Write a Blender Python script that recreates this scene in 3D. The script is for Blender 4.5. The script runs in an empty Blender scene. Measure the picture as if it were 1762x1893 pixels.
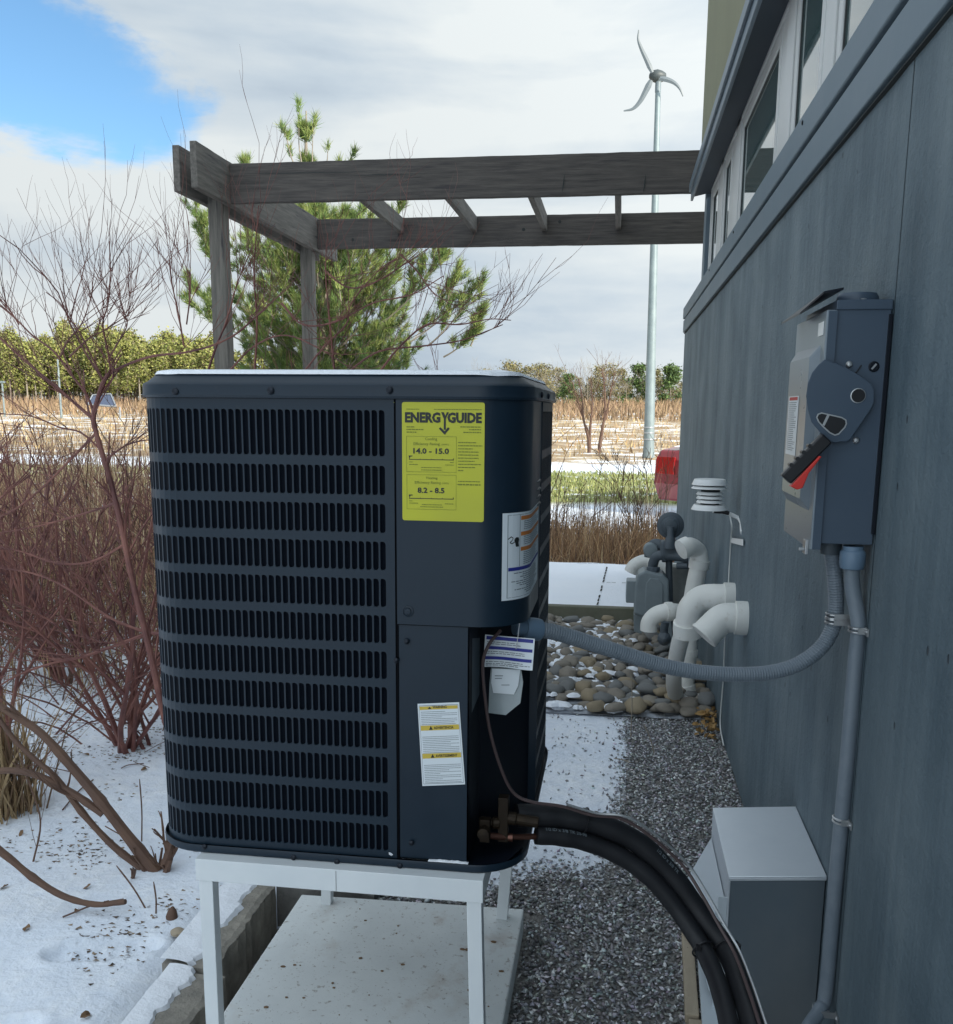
import bpy, bmesh, math, random
import numpy as np
from mathutils import Vector, Matrix, noise
random.seed(7); np.random.seed(7)
S = bpy.context.scene
COL = S.collection
R_ = math.radians

# ------------------------------------------------------------------ camera
H = 1.30
FPX, PCX, PCY = 1782.7, 881.0, 1087.0            # focal length and principal point in pixels of the 1762x1893 photograph
PITCH, ROLL, YAW = 0.182046342, 0.00841779, -0.143725807
def _basis():
    c, s = math.cos(YAW), math.sin(YAW); cp, sp = math.cos(PITCH), math.sin(PITCH)
    fw = Vector((s*cp, c*cp, -sp)); rt = Vector((c, -s, 0)); up = rt.cross(fw)
    return (rt*math.cos(ROLL)+up*math.sin(ROLL), -rt*math.sin(ROLL)+up*math.cos(ROLL), fw)
CR, CU, CF = _basis()
cd = bpy.data.cameras.new('camera'); cam = bpy.data.objects.new('camera', cd); COL.objects.link(cam)
cam.matrix_world = Matrix(((CR.x, CU.x, -CF.x, 0), (CR.y, CU.y, -CF.y, 0), (CR.z, CU.z, -CF.z, H), (0, 0, 0, 1)))
cd.sensor_fit = 'HORIZONTAL'; cd.sensor_width = 36; cd.lens = FPX/1762*36
cd.shift_x = 0; cd.shift_y = (PCY-946.5)/1762
cd.clip_start = 0.02; cd.clip_end = 3000
S.camera = cam

# surveying helpers: where the sight line through a photo point meets a known plane of the place
def ray(px, py): return CF + CR*((px-PCX)/FPX) - CU*((py-PCY)/FPX)
def onz(px, py, z=0.0): d = ray(px, py); return Vector((0, 0, H)) + d*((z-H)/d.z)
def onx(px, py, x): d = ray(px, py); return Vector((0, 0, H)) + d*(x/d.x)
def ony(px, py, y): d = ray(px, py); return Vector((0, 0, H)) + d*(y/d.y)

# ------------------------------------------------------------------ world
SUN_EL, SUN_AZ = R_(27), R_(124)      # azimuth measured clockwise from +Y; the sun stands behind the building, to the right and behind the camera
w = bpy.data.worlds.new('World'); S.world = w; w.use_nodes = True
nt = w.node_tree; N = nt.nodes; L = nt.links; N.clear()
def wn(t, **k):
    n = N.new(t)
    for a, b in k.items(): setattr(n, a, b)
    return n
out = wn('ShaderNodeOutputWorld'); bg = wn('ShaderNodeBackground'); bg.inputs[1].default_value = 0.11
sky = wn('ShaderNodeTexSky'); sky.sky_type = 'NISHITA'; sky.sun_disc = False
sky.sun_elevation = SUN_EL; sky.sun_rotation = SUN_AZ; sky.air_density = 1.0; sky.dust_density = 0.3; sky.ozone_density = 2.2
tc = wn('ShaderNodeTexCoord')
def mth(op, a, b=None, clamp=False):
    n = wn('ShaderNodeMath', operation=op, use_clamp=clamp)
    for i, v in enumerate((a, b)):
        if v is None: continue
        if isinstance(v, (int, float)): n.inputs[i].default_value = v
        else: L.new(v, n.inputs[i])
    return n.outputs[0]
mp = wn('ShaderNodeMapping'); mp.inputs['Scale'].default_value = (1, 1, 2.6); L.new(tc.outputs['Generated'], mp.inputs[0])
def noi(scale, det, rough, dist=0.0, src=None, loc=None):
    n = wn('ShaderNodeTexNoise'); n.inputs['Scale'].default_value = scale; n.inputs['Detail'].default_value = det
    n.inputs['Roughness'].default_value = rough; n.inputs['Distortion'].default_value = dist
    L.new(src or mp.outputs[0], n.inputs['Vector']); return n
nA = noi(1.7, 7, .55, .25); nB = noi(4.5, 8, .6, .3); nC = noi(1.1, 4, .5, .2); nD = noi(2.2, 6, .62, .5)
mpS = wn('ShaderNodeMapping'); mpS.inputs['Scale'].default_value = (1, 1, 7.0); mpS.inputs['Location'].default_value = (.3, .1, .4)
L.new(tc.outputs['Generated'], mpS.inputs[0]); nE = noi(1.6, 5, .5, .15, src=mpS.outputs[0])
# a break in the cloud: blue sky round one direction, its edge frayed by noise
gaps = [(5, 95), (75, 150), (150, 200), (225, 235), (300, 262)]
def gap(d, rad, soft, sc):
    vm = wn('ShaderNodeVectorMath', operation='SUBTRACT'); L.new(tc.outputs['Generated'], vm.inputs[0]); vm.inputs[1].default_value = d
    vs = wn('ShaderNodeVectorMath', operation='MULTIPLY'); L.new(vm.outputs[0], vs.inputs[0]); vs.inputs[1].default_value = sc
    ln = wn('ShaderNodeVectorMath', operation='LENGTH'); L.new(vs.outputs[0], ln.inputs[0])
    a = mth('ADD', ln.outputs['Value'], mth('MULTIPLY', mth('SUBTRACT', nB.outputs[0], .5), .16))
    a = mth('ADD', a, mth('MULTIPLY', mth('SUBTRACT', nD.outputs[0], .5), .14))
    mr = wn('ShaderNodeMapRange', interpolation_type='SMOOTHSTEP'); L.new(a, mr.inputs[0])
    mr.inputs[1].default_value = rad; mr.inputs[2].default_value = rad+soft
    return mr.outputs[0]
g1 = None
for i_, (gx_, gy_) in enumerate(gaps):
    g_ = gap(ray(gx_, gy_).normalized(), (.034, .036, .032, .024, .010)[i_], .042, (1, 1, 1.15)); g1 = g_ if g1 is None else mth('MULTIPLY', g1, g_)
# further thin gaps all round the sky
mrg = wn('ShaderNodeMapRange', interpolation_type='SMOOTHSTEP'); L.new(nA.outputs[0], mrg.inputs[0]); mrg.inputs[1].default_value = .30; mrg.inputs[2].default_value = .42
cover = mth('MULTIPLY', g1, mth('MAXIMUM', mrg.outputs[0], .55))
cr = wn('ShaderNodeValToRGB'); e = cr.color_ramp; e.elements[0].position = .30; e.elements[1].position = .70
e.elements[0].color = (1.85, 2.3, 2.85, 1); e.elements[1].color = (3.95, 4.2, 4.25, 1)
mid = e.elements.new(.5); mid.color = (2.8, 3.25, 3.65, 1)
tone = mth('ADD', mth('MULTIPLY', nC.outputs[0], .40), mth('ADD', mth('MULTIPLY', nE.outputs[0], .42), mth('MULTIPLY', nB.outputs[0], .18)))
tone = mth('ADD', mth('MULTIPLY', mth('SUBTRACT', tone, .5), 2.3), .51)
# a sunlit bank of cumulus low at the left
bank = gap(ray(120, 360).normalized(), .03, .24, (.8, .8, 1.3))
tone = mth('ADD', tone, mth('MULTIPLY', mth('SUBTRACT', 1.0, bank), .16))
L.new(tone, cr.inputs[0])
# the blue is seen through thin air only near the gaps
sc_ = wn('ShaderNodeVectorMath', operation='MULTIPLY'); L.new(sky.outputs[0], sc_.inputs[0]); sc_.inputs[1].default_value = (.66, .84, .90)
mx = wn('ShaderNodeMix', data_type='RGBA'); L.new(cover, mx.inputs['Factor']); L.new(sc_.outputs[0], mx.inputs[6])
# cloud glows more the nearer it stands to the sun (forward scattering), a broad smooth falloff
dt = wn('ShaderNodeVectorMath', operation='DOT_PRODUCT'); L.new(tc.outputs['Generated'], dt.inputs[0])
dt.inputs[1].default_value = (math.sin(SUN_AZ)*math.cos(SUN_EL), math.cos(SUN_AZ)*math.cos(SUN_EL), math.sin(SUN_EL))
gl = mth('ADD', mth('MULTIPLY', mth('POWER', mth('MULTIPLY', mth('ADD', dt.outputs['Value'], 1.0), .5), 2.5), 2.6), 1.0)
cg = wn('ShaderNodeVectorMath', operation='SCALE'); L.new(cr.outputs[0], cg.inputs[0]); L.new(gl, cg.inputs['Scale']); L.new(cg.outputs[0], mx.inputs[7])
L.new(mx.outputs[2], bg.inputs[0]); L.new(bg.outputs[0], out.inputs[0])

sd = bpy.data.lights.new('sun', 'SUN'); sd.energy = 3.4; sd.angle = R_(0.6); sd.color = (1, .93, .80)
sun = bpy.data.objects.new('sun', sd); COL.objects.link(sun)
sdir = Vector((math.sin(SUN_AZ)*math.cos(SUN_EL), math.cos(SUN_AZ)*math.cos(SUN_EL), math.sin(SUN_EL)))
sun.rotation_euler = sdir.to_track_quat('Z', 'Y').to_euler(); sun.location = sdir*30

S.view_settings.view_transform = 'Standard'; S.view_settings.look = 'None'; S.view_settings.exposure = 0.80
S.view_settings.gamma = 1; S.view_settings.use_curve_mapping = False
S.render.engine = 'CYCLES'; S.cycles.use_denoising = True; S.cycles.max_bounces = 6
S.cycles.transparent_max_bounces = 8

# ------------------------------------------------------------------ materials
def mat(name, col, rough=.6, metal=0., var=None, bump=None, col2=None, spec=None, coat=0, attr=None, stretch=None, var2=None):
    """var=(scale, contrast) blends col and col2; var2=(scale, low, high, colour) adds stains; bump=(scale, strength[, detail])"""
    m = bpy.data.materials.new(name); m.use_nodes = True; nt = m.node_tree; ns = nt.nodes; l = nt.links
    b = ns['Principled BSDF']; b.inputs['Roughness'].default_value = rough; b.inputs['Metallic'].default_value = metal
    if spec is not None: b.inputs['Specular IOR Level'].default_value = spec
    if coat: b.inputs['Coat Weight'].default_value = coat
    b.inputs['Base Color'].default_value = (*col, 1)
    t = ns.new('ShaderNodeTexCoord'); vec = t.outputs['Object']
    if stretch:
        mpn = ns.new('ShaderNodeMapping'); mpn.inputs['Scale'].default_value = stretch; l.new(vec, mpn.inputs[0]); vec = mpn.outputs[0]
    def nz(s, d=6, r=.6):
        n = ns.new('ShaderNodeTexNoise'); n.inputs['Scale'].default_value = s; n.inputs['Detail'].default_value = d; n.inputs['Roughness'].default_value = r
        l.new(vec, n.inputs['Vector']); return n.outputs[0]
    cur = None
    if var:
        c2 = col2 or tuple(min(1, c*1.35) for c in col)
        r = ns.new('ShaderNodeMapRange'); r.inputs[1].default_value = .5-.5/var[1]/2; r.inputs[2].default_value = .5+.5/var[1]/2
        l.new(nz(var[0]), r.inputs[0]); x = ns.new('ShaderNodeMix'); x.data_type = 'RGBA'
        x.inputs[6].default_value = (*col, 1); x.inputs[7].default_value = (*c2, 1); l.new(r.outputs[0], x.inputs[0]); cur = x.outputs[2]
        rr = ns.new('ShaderNodeMapRange'); rr.inputs[3].default_value = rough*.85; rr.inputs[4].default_value = min(1, rough*1.15)
        l.new(r.outputs[0], rr.inputs[0]); l.new(rr.outputs[0], b.inputs['Roughness'])
    if var2:
        for v in (var2 if isinstance(var2, list) else [var2]):
            r = ns.new('ShaderNodeMapRange'); r.inputs[1].default_value = v[1]; r.inputs[2].default_value = v[2]; l.new(nz(v[0], 8, .65), r.inputs[0])
            x = ns.new('ShaderNodeMix'); x.data_type = 'RGBA'; l.new(r.outputs[0], x.inputs[0])
            if cur: l.new(cur, x.inputs[6])
            else: x.inputs[6].default_value = (*col, 1)
            x.inputs[7].default_value = (*v[3], 1); cur = x.outputs[2]
    if attr:
        a = ns.new('ShaderNodeAttribute'); a.attribute_name = attr
        x = ns.new('ShaderNodeMix'); x.data_type = 'RGBA'; x.blend_type = 'MULTIPLY'; x.inputs[0].default_value = 1
        if cur: l.new(cur, x.inputs[6])
        else: x.inputs[6].default_value = (*col, 1)
        l.new(a.outputs['Color'], x.inputs[7]); cur = x.outputs[2]
    if cur: l.new(cur, b.inputs['Base Color'])
    if bump:
        bn = ns.new('ShaderNodeBump'); bn.inputs['Strength'].default_value = bump[1]; bn.inputs['Distance'].default_value = bump[2] if len(bump) > 2 else .004
        l.new(nz(bump[0], 8, .65), bn.inputs['Height']); l.new(bn.outputs[0], b.inputs['Normal'])
    return m

navy = mat('navy powder coat', (.0058, .0165, .0300), .38, var=(9, 1.2), col2=(.0085, .021, .036), bump=(900, .06, .0004), spec=.34, var2=(26, .66, .80, (.020, .030, .038)))
navy_shade = mat('navy steel darkened as shade', (.0035, .0060, .0120), .5, spec=.2)  # darker navy: shade of the slots and recess put into the colour
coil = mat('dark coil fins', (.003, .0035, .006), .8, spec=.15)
screwm = mat('dark screw', (.012, .016, .024), .35, .6)
white_metal = mat('white painted aluminium', (.66, .70, .72), .38, 0.0, var=(7, 1.2), col2=(.74, .77, .78), var2=(60, .70, .76, (.42, .42, .38)))
conc_slab = mat('weathered concrete pad', (.62, .65, .65), .9, var=(5, 1.0), col2=(.78, .81, .80), var2=[(3.1, .58, .72, (.58, .56, .52)), (60, .60, .68, (.38, .36, .33)), (2.2, .58, .72, (.42, .33, .27)), (150, .62, .70, (.30, .27, .24))], bump=(120, .25, .002))
snow = mat('snow', (.84, .88, .94), .75, var=(3, 1), col2=(.90, .92, .96), bump=(38, .55, .012))
snow.node_tree.nodes['Principled BSDF'].inputs['Subsurface Weight'].default_value = 0.0
stone_kerb = mat('rough limestone', (.20, .185, .16), .95, var=(14, 1.5), col2=(.36, .33, .28), bump=(40, .8, .01))
stone_dark = mat('dark rough stone', (.10, .10, .095), .95, var=(12, 1.5), col2=(.19, .185, .17), bump=(30, .7, .01))  # darker than the kerb stones, with random variation
wood = mat('weathered cedar', (.085, .080, .082), .9, var=(3, .9), col2=(.20, .185, .18), stretch=(1, 1, 1), bump=(60, .5, .004), var2=(9, .60, .70, (.055, .05, .05)))
def wood_dir(name, st, a=(.060, .056, .058), b=(.19, .175, .165)):
    return mat(name, a, .92, var=(11, 1.1), col2=b, stretch=st, bump=(26, .7, .006), var2=(7, .58, .68, (.045, .040, .042)))
wood_x = wood_dir('weathered beam along wall', (.35, 5, 5), (.040, .035, .034), (.125, .112, .10)); wood_y = wood_dir('weathered beam out', (5, .35, 5), (.060, .056, .050), (.185, .17, .15)); wood_z = wood_dir('weathered post', (5, 5, .35), (.075, .070, .062), (.21, .195, .17))
galv = mat('galvanised steel', (.55, .56, .56), .35, .85, var=(20, 1), col2=(.42, .43, .44))
stainless = mat('brushed stainless', (.84, .88, .92), .36, .6, var=(3, 1), col2=(.70, .75, .80))
alu_dull = mat('dull aluminium front', (.15, .20, .24), .34, .5, var=(2.2, 1), col2=(.25, .27, .28))
alu_light = mat('pale aluminium flashing', (.62, .68, .72), .4, .3)
boxgrey = mat('blue grey enamel', (.055, .082, .118), .40, var=(6, 1), col2=(.068, .096, .132), spec=.4, var2=(40, .68, .76, (.10, .12, .14)))
doorgrey = mat('scuffed grey enamel door', (.16, .20, .24), .30, .15, var=(9, 1), col2=(.25, .29, .32), var2=(30, .64, .7, (.12, .15, .19)))
condm = mat('grey liquidtight conduit', (.145, .18, .215), .40, var=(30, 1), col2=(.19, .225, .26))
condnut = mat('blue grey nylon nut', (.13, .20, .28), .42)
black_foam = mat('black foam insulation', (.0045, .005, .0075), .58, var=(8, 1), col2=(.009, .010, .013), bump=(220, .2, .001))
black_pl = mat('black plastic', (.010, .010, .012), .35)
red_pl = mat('red plastic', (.62, .035, .025), .35)
brass = mat('brass valve', (.035, .023, .012), .55, .6, var=(50, 1), col2=(.018, .012, .008))
copper = mat('dull copper', (.16, .075, .055), .4, .8)
cable_br = mat('brown thermostat cable', (.075, .05, .05), .5)
pvc = mat('white pvc', (.66, .66, .62), .32, var=(6, 1), col2=(.78, .78, .74), var2=(14, .60, .72, (.52, .49, .42)))
metergrey = mat('grey meter paint', (.16, .195, .21), .5, var=(12, 1), col2=(.21, .25, .265), bump=(90, .3, .002))
meterdark = mat('dark iron pipe', (.055, .075, .09), .55, var=(20, 1), col2=(.09, .11, .13), bump=(90, .4, .002))
whitepl = mat('white plastic', (.80, .81, .80), .35)
cablew = mat('white cable', (.62, .64, .62), .5)
olive = mat('olive render', (.20, .20, .125), .9, var=(2.5, 1), col2=(.26, .26, .17), bump=(60, .4, .006), stretch=(1, 1, .4))
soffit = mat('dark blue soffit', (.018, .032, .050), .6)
fascia = mat('fascia paint', (.10, .14, .175), .45)
winframe = mat('pale window frame', (.50, .51, .50), .45, var=(4, 1), col2=(.60, .61, .60))
windark = mat('window gasket', (.03, .035, .035), .6)
trim = mat('grey blue flat trim', (.112, .155, .190), .55, var=(3, 1), col2=(.132, .178, .212), bump=(30, .12, .003))
groove = mat('joint shadow gap', (.03, .035, .035), .9)
paper = mat('white sticker', (.72, .77, .80), .45)
ink_grey = mat('grey small print', (.16, .19, .21), .6)
ink = mat('black ink', (.012, .014, .012), .5)
yellow = mat('bright yellow label', (.52, .52, .012), .45, var=(8, 1), col2=(.46, .46, .03))
ink_y = mat('soft black print on yellow', (.16, .19, .015), .6)
orange = mat('orange band', (.62, .20, .03), .5); blue = mat('blue band', (.02, .03, .26), .5); amber = mat('amber band', (.62, .45, .06), .5)
redp = mat('red print', (.5, .05, .05), .5)
bag = mat('clear plastic bag', (.55, .62, .64), .15); bag.node_tree.nodes['Principled BSDF'].inputs['Alpha'].default_value = .55
tower = mat('galvanised tower', (.17, .21, .22), .5, .2, var=(3, 1), col2=(.26, .31, .31))
blade_m = mat('grey blade', (.14, .16, .17), .4); nac = mat('nacelle dark', (.05, .06, .06), .5)
bark_red = mat('red brown bark', (.090, .028, .028), .6, var=(9, 1.6), col2=(.25, .105, .08), bump=(80, .6, .003))
bark_brown = mat('brown bark', (.085, .045, .032), .75, var=(14, 1), col2=(.15, .085, .055), bump=(80, .4, .003))
bark_grey = mat('grey bark', (.20, .17, .135), .9, var=(10, 1), col2=(.32, .28, .22))
drygrass = mat('dry grass', (.40, .27, .13), .9, attr='tint')
reed = mat('dry stems', (.36, .25, .13), .9, attr='tint')
needle = mat('pine needles', (.105, .165, .035), .6, attr='tint')
farneedle = mat('far pine foliage', (.155, .175, .035), .8, attr='tint')
brushm = mat('far brush', (.24, .17, .10), .9, attr='tint')
gravelm = mat('gravel chips', (1, 1, 1), .75, attr='tint')
rockm = mat('river stone', (.17, .15, .125), .75, var=(16, 1.2), col2=(.27, .24, .195), bump=(70, .35, .003))
rockm2 = mat('tan river stone', (.21, .165, .105), .75, var=(16, 1.2), col2=(.31, .255, .17), bump=(70, .35, .003))
rockm3 = mat('grey river stone', (.125, .13, .13), .75, var=(16, 1.2), col2=(.20, .20, .19), bump=(70, .35, .003))
leafm = mat('dead leaf', (.13, .075, .04), .85, var=(60, 1), col2=(.24, .15, .08))
leafg = mat('golden dead leaf', (.34, .20, .07), .8, var=(60, 1), col2=(.46, .30, .13))
timber = mat('buff timber', (.34, .28, .20), .85, var=(20, 1), col2=(.42, .35, .26), stretch=(4, 1, 1), var2=(55, .64, .68, (.06, .05, .04)))
green_conc = mat('mossy kerb', (.12, .125, .085), .95, var=(8, 1), col2=(.19, .185, .14), bump=(40, .5, .006))

# glass that mirrors sky and eave
glass = bpy.data.materials.new('window glass'); glass.use_nodes = True
gb = glass.node_tree.nodes['Principled BSDF']; gb.inputs['Base Color'].default_value = (.06, .10, .10, 1); gb.inputs['Roughness'].default_value = .03
gb.inputs['Specular IOR Level'].default_value = 1.0; gb.inputs['IOR'].default_value = 1.9

# painted board-marked concrete: vertical streaks, pinholes, slightly uneven paint
def wall_material():
    m = bpy.data.materials.new('painted concrete'); m.use_nodes = True; nt = m.node_tree; ns = nt.nodes; l = nt.links
    b = ns['Principled BSDF']; b.inputs['Roughness'].default_value = .62
    t = ns.new('ShaderNodeTexCoord')
    def mapn(sc):
        mm = ns.new('ShaderNodeMapping'); mm.inputs['Scale'].default_value = sc; l.new(t.outputs['Object'], mm.inputs[0]); return mm.outputs[0]
    def nz(v, s, d=6, r=.6, di=0):
        n = ns.new('ShaderNodeTexNoise'); n.inputs['Scale'].default_value = s; n.inputs['Detail'].default_value = d; n.inputs['Roughness'].default_value = r
        n.inputs['Distortion'].default_value = di; l.new(v, n.inputs['Vector']); return n.outputs[0]
    st = nz(mapn((1, 5, .22)), 1.5, 8, .68, .6); st2 = nz(mapn((1, 26, 1.0)), 1.0, 6, .6, .5); bl = nz(t.outputs['Object'], 3.0, 5, .55); fine = nz(t.outputs['Object'], 55, 8, .7); mic = nz(t.outputs['Object'], 260, 4, .6)
    def mm(op, a, c):
        n = ns.new('ShaderNodeMath'); n.operation = op
        for i, v in enumerate((a, c)):
            if isinstance(v, (int, float)): n.inputs[i].default_value = v
            else: l.new(v, n.inputs[i])
        return n.outputs[0]
    tone = mm('ADD', mm('MULTIPLY', st, .48), mm('ADD', mm('MULTIPLY', bl, .50), mm('MULTIPLY', st2, .05)))
    cr = ns.new('ShaderNodeValToRGB'); e = cr.color_ramp
    e.elements[0].position = .37; e.elements[0].color = (.058, .096, .124, 1); e.elements[1].position = .64; e.elements[1].color = (.165, .215, .242, 1)
    k = e.elements.new(.5); k.color = (.104, .150, .180, 1)
    l.new(tone, cr.inputs[0])
    vo = ns.new('ShaderNodeTexVoronoi'); vo.inputs['Scale'].default_value = 17; l.new(mapn((1, 1, .6)), vo.inputs['Vector'])
    hole = ns.new('ShaderNodeMapRange'); hole.inputs[1].default_value = .055; hole.inputs[2].default_value = .085; l.new(vo.outputs['Distance'], hole.inputs[0])
    gate = ns.new('ShaderNodeMapRange'); gate.inputs[1].default_value = .62; gate.inputs[2].default_value = .64
    sep = ns.new('ShaderNodeSeparateColor'); l.new(vo.outputs['Color'], sep.inputs[0]); gate.inputs[3].default_value = 0; gate.inputs[4].default_value = 1; l.new(sep.outputs[0], gate.inputs[0])
    hm = mm('MAXIMUM', hole.outputs[0], gate.outputs[0])
    x = ns.new('ShaderNodeMix'); x.data_type = 'RGBA'; l.new(hm, x.inputs[0]); x.inputs[6].default_value = (.03, .045, .06, 1); l.new(cr.outputs[0], x.inputs[7])
    l.new(x.outputs[2], b.inputs['Base Color'])
    h = mm('ADD', mm('MULTIPLY', st, .55), mm('ADD', mm('MULTIPLY', fine, .50), mm('ADD', mm('MULTIPLY', st2, .05), mm('MULTIPLY', mic, .08))))
    h = mm('ADD', h, mm('MULTIPLY', hm, .5))
    bn = ns.new('ShaderNodeBump'); bn.inputs['Strength'].default_value = 1.0; bn.inputs['Distance'].default_value = .016; l.new(h, bn.inputs['Height']); l.new(bn.outputs[0], b.inputs['Normal'])
    return m
wallm = wall_material()

# ------------------------------------------------------------------ mesh helpers
ORG = {}      # object name -> world origin of its root
class MB:
    def __init__(s): s.v = []; s.f = []; s.c = None
    def add(s, vs, fs):
        o = len(s.v); s.v += [tuple(p) for p in vs]; s.f += [tuple(i+o for i in f) for f in fs]; return s
    def box(s, x0, x1, y0, y1, z0, z1):
        return s.add([(x0, y0, z0), (x1, y0, z0), (x1, y1, z0), (x0, y1, z0), (x0, y0, z1), (x1, y0, z1), (x1, y1, z1), (x0, y1, z1)],
                     [(0, 3, 2, 1), (4, 5, 6, 7), (0, 1, 5, 4), (1, 2, 6, 5), (2, 3, 7, 6), (3, 0, 4, 7)])
    def prism(s, pts, d):      # pts: planar loop of Vectors, extruded by vector d
        n = len(pts); a = [Vector(p) for p in pts]; b = [p+Vector(d) for p in a]
        nrm = Vector((0, 0, 0))
        for i in range(n): nrm += a[i].cross(a[(i+1) % n])
        fl = nrm.dot(Vector(d)) > 0
        fs = [tuple(range(n))[::-1], tuple(range(n, 2*n))] + [(i, (i+1) % n, (i+1) % n+n, i+n) for i in range(n)]
        if not fl: fs = [f[::-1] for f in fs]
        return s.add(a+b, fs)
    def tube(s, pts, r, seg=10, cap=True, up=None):
        pts = [Vector(p) for p in pts]; n = len(pts); rr = r if hasattr(r, '__len__') else [r]*n
        t = [(pts[min(i+1, n-1)]-pts[max(i-1, 0)]).normalized() for i in range(n)]
        u = Vector((0, 0, 1)) if abs(t[0].z) < .9 else Vector((1, 0, 0))
        u = (u-t[0]*u.dot(t[0])).normalized(); vs = []
        for i in range(n):
            u = (u-t[i]*u.dot(t[i])); u = u.normalized() if u.length > 1e-6 else Vector((1, 0, 0)); w_ = t[i].cross(u)
            for k in range(seg):
                a = 2*math.pi*k/seg; vs.append(pts[i]+(u*math.cos(a)+w_*math.sin(a))*rr[i])
        fs = [(i*seg+k, i*seg+(k+1) % seg, (i+1)*seg+(k+1) % seg, (i+1)*seg+k) for i in range(n-1) for k in range(seg)]
        if cap: fs += [tuple(range(seg))[::-1], tuple(range((n-1)*seg, n*seg))]
        return s.add(vs, fs)
    def lathe(s, c, axis, prof, seg=20):     # prof: list of (radius, distance along axis)
        c = Vector(c); ax = Vector(axis).normalized(); u = ax.orthogonal().normalized(); w_ = ax.cross(u); vs = []
        for r, h in prof:
            for k in range(seg):
                a = 2*math.pi*k/seg; vs.append(c+ax*h+(u*math.cos(a)+w_*math.sin(a))*max(r, 1e-5))
        n = len(prof); fs = [(i*seg+k, i*seg+(k+1) % seg, (i+1)*seg+(k+1) % seg, (i+1)*seg+k) for i in range(n-1) for k in range(seg)]
        fs += [tuple(range(seg))[::-1], tuple(range((n-1)*seg, n*seg))]
        return s.add(vs, fs)
    def grid(s, fn, nu, nv, flip=False):
        vs = [fn(i/nu, j/nv) for j in range(nv+1) for i in range(nu+1)]
        fs = [(j*(nu+1)+i, j*(nu+1)+i+1, (j+1)*(nu+1)+i+1, (j+1)*(nu+1)+i) for j in range(nv) for i in range(nu)]
        if flip: fs = [f[::-1] for f in fs]
        return s.add(vs, fs)
    def build(s, name, m, parent=None, smooth=False, bevel=0, label=None, kind=None, cat=None, group=None, recalc=False, tint=None):
        if parent: org = ORG[parent.name]
        else:
            a = np.array(s.v); org = Vector(((a[:, 0].min()+a[:, 0].max())/2, (a[:, 1].min()+a[:, 1].max())/2, a[:, 2].min()))
        me = bpy.data.meshes.new(name); me.from_pydata([(p[0]-org.x, p[1]-org.y, p[2]-org.z) for p in s.v], [], s.f)
        if recalc:
            bm = bmesh.new(); bm.from_mesh(me); bmesh.ops.recalc_face_normals(bm, faces=bm.faces); bm.to_mesh(me); bm.free()
        if tint is not None: add_tint(me, tint)
        me.materials.append(m)
        if smooth:
            me.polygons.foreach_set('use_smooth', [True]*len(me.polygons)); me.set_sharp_from_angle(angle=R_(38))
        o = bpy.data.objects.new(name, me); COL.objects.link(o)
        if parent: o.parent = parent
        else: o.location = org
        ORG[o.name] = org
        if bevel:
            b = o.modifiers.new('bevel', 'BEVEL'); b.width = bevel; b.segments = 2; b.limit_method = 'ANGLE'; b.angle_limit = R_(40)
        tag(o, label, cat, group, kind); return o
def add_tint(me, per_face):
    at = me.color_attributes.new('tint', 'FLOAT_COLOR', 'CORNER')
    tot = np.empty(len(me.polygons), dtype=np.int32); me.polygons.foreach_get('loop_total', tot)
    c = np.asarray(per_face, dtype=np.float32)
    if c.ndim == 1: c = np.repeat(c[:, None], 3, 1)
    c = np.concatenate([c, np.ones((len(c), 1), np.float32)], 1); at.data.foreach_set('color', np.repeat(c, tot, 0).ravel())
def tag(o, label=None, cat=None, group=None, kind=None):
    if label: o['label'] = label
    if cat: o['category'] = cat
    if group: o['group'] = group
    if kind: o['kind'] = kind
    return o
def thing(name, loc, label, cat, group=None):
    o = bpy.data.objects.new(name, None); COL.objects.link(o); o.location = loc; o.empty_display_size = .1
    ORG[o.name] = Vector(loc); return tag(o, label, cat, group)
def child_copy(src, parent, mw=None):
    c = src.copy(); COL.objects.link(c); c.parent = parent
    if mw is not None: c.matrix_basis = mw
    return c
def np_mesh(name, V, F, m, tint=None, kind=None, label=None, cat=None, parent=None, smooth=False, org=None, group=None):
    """V (n,3) array, F (m,k) array of equal sized faces"""
    V = np.asarray(V, np.float32); F = np.asarray(F, np.int32); k = F.shape[1]
    if parent is not None: org = ORG[parent.name]
    elif org is None: org = Vector((float(V[:, 0].mean()), float(V[:, 1].mean()), float(V[:, 2].min())))
    V = V-np.array(org, np.float32); me = bpy.data.meshes.new(name)
    me.vertices.add(len(V)); me.vertices.foreach_set('co', V.ravel()); me.loops.add(F.size); me.loops.foreach_set('vertex_index', F.ravel())
    me.polygons.add(len(F)); me.polygons.foreach_set('loop_start', np.arange(0, F.size, k, dtype=np.int32)); me.polygons.foreach_set('loop_total', np.full(len(F), k, np.int32))
    me.update(calc_edges=True); me.validate()
    if smooth: me.polygons.foreach_set('use_smooth', [True]*len(F))
    if tint is not None: add_tint(me, tint)
    me.materials.append(m); o = bpy.data.objects.new(name, me); COL.objects.link(o)
    if parent is not None: o.parent = parent
    else: o.location = org
    ORG[o.name] = Vector(org); return tag(o, label, cat, group, kind)
def smooth_path(pts, n=8):
    p = [Vector(q) for q in pts]; p = [p[0]*2-p[1]]+p+[p[-1]*2-p[-2]]; o = []
    for i in range(1, len(p)-2):
        for k in range(n):
            t = k/n; a, b, c, d = p[i-1], p[i], p[i+1], p[i+2]
            o.append(.5*((2*b)+(c-a)*t+(2*a-5*b+4*c-d)*t*t+(3*b-a-3*c+d)*t**3))
    o.append(p[-2]); return o
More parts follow.
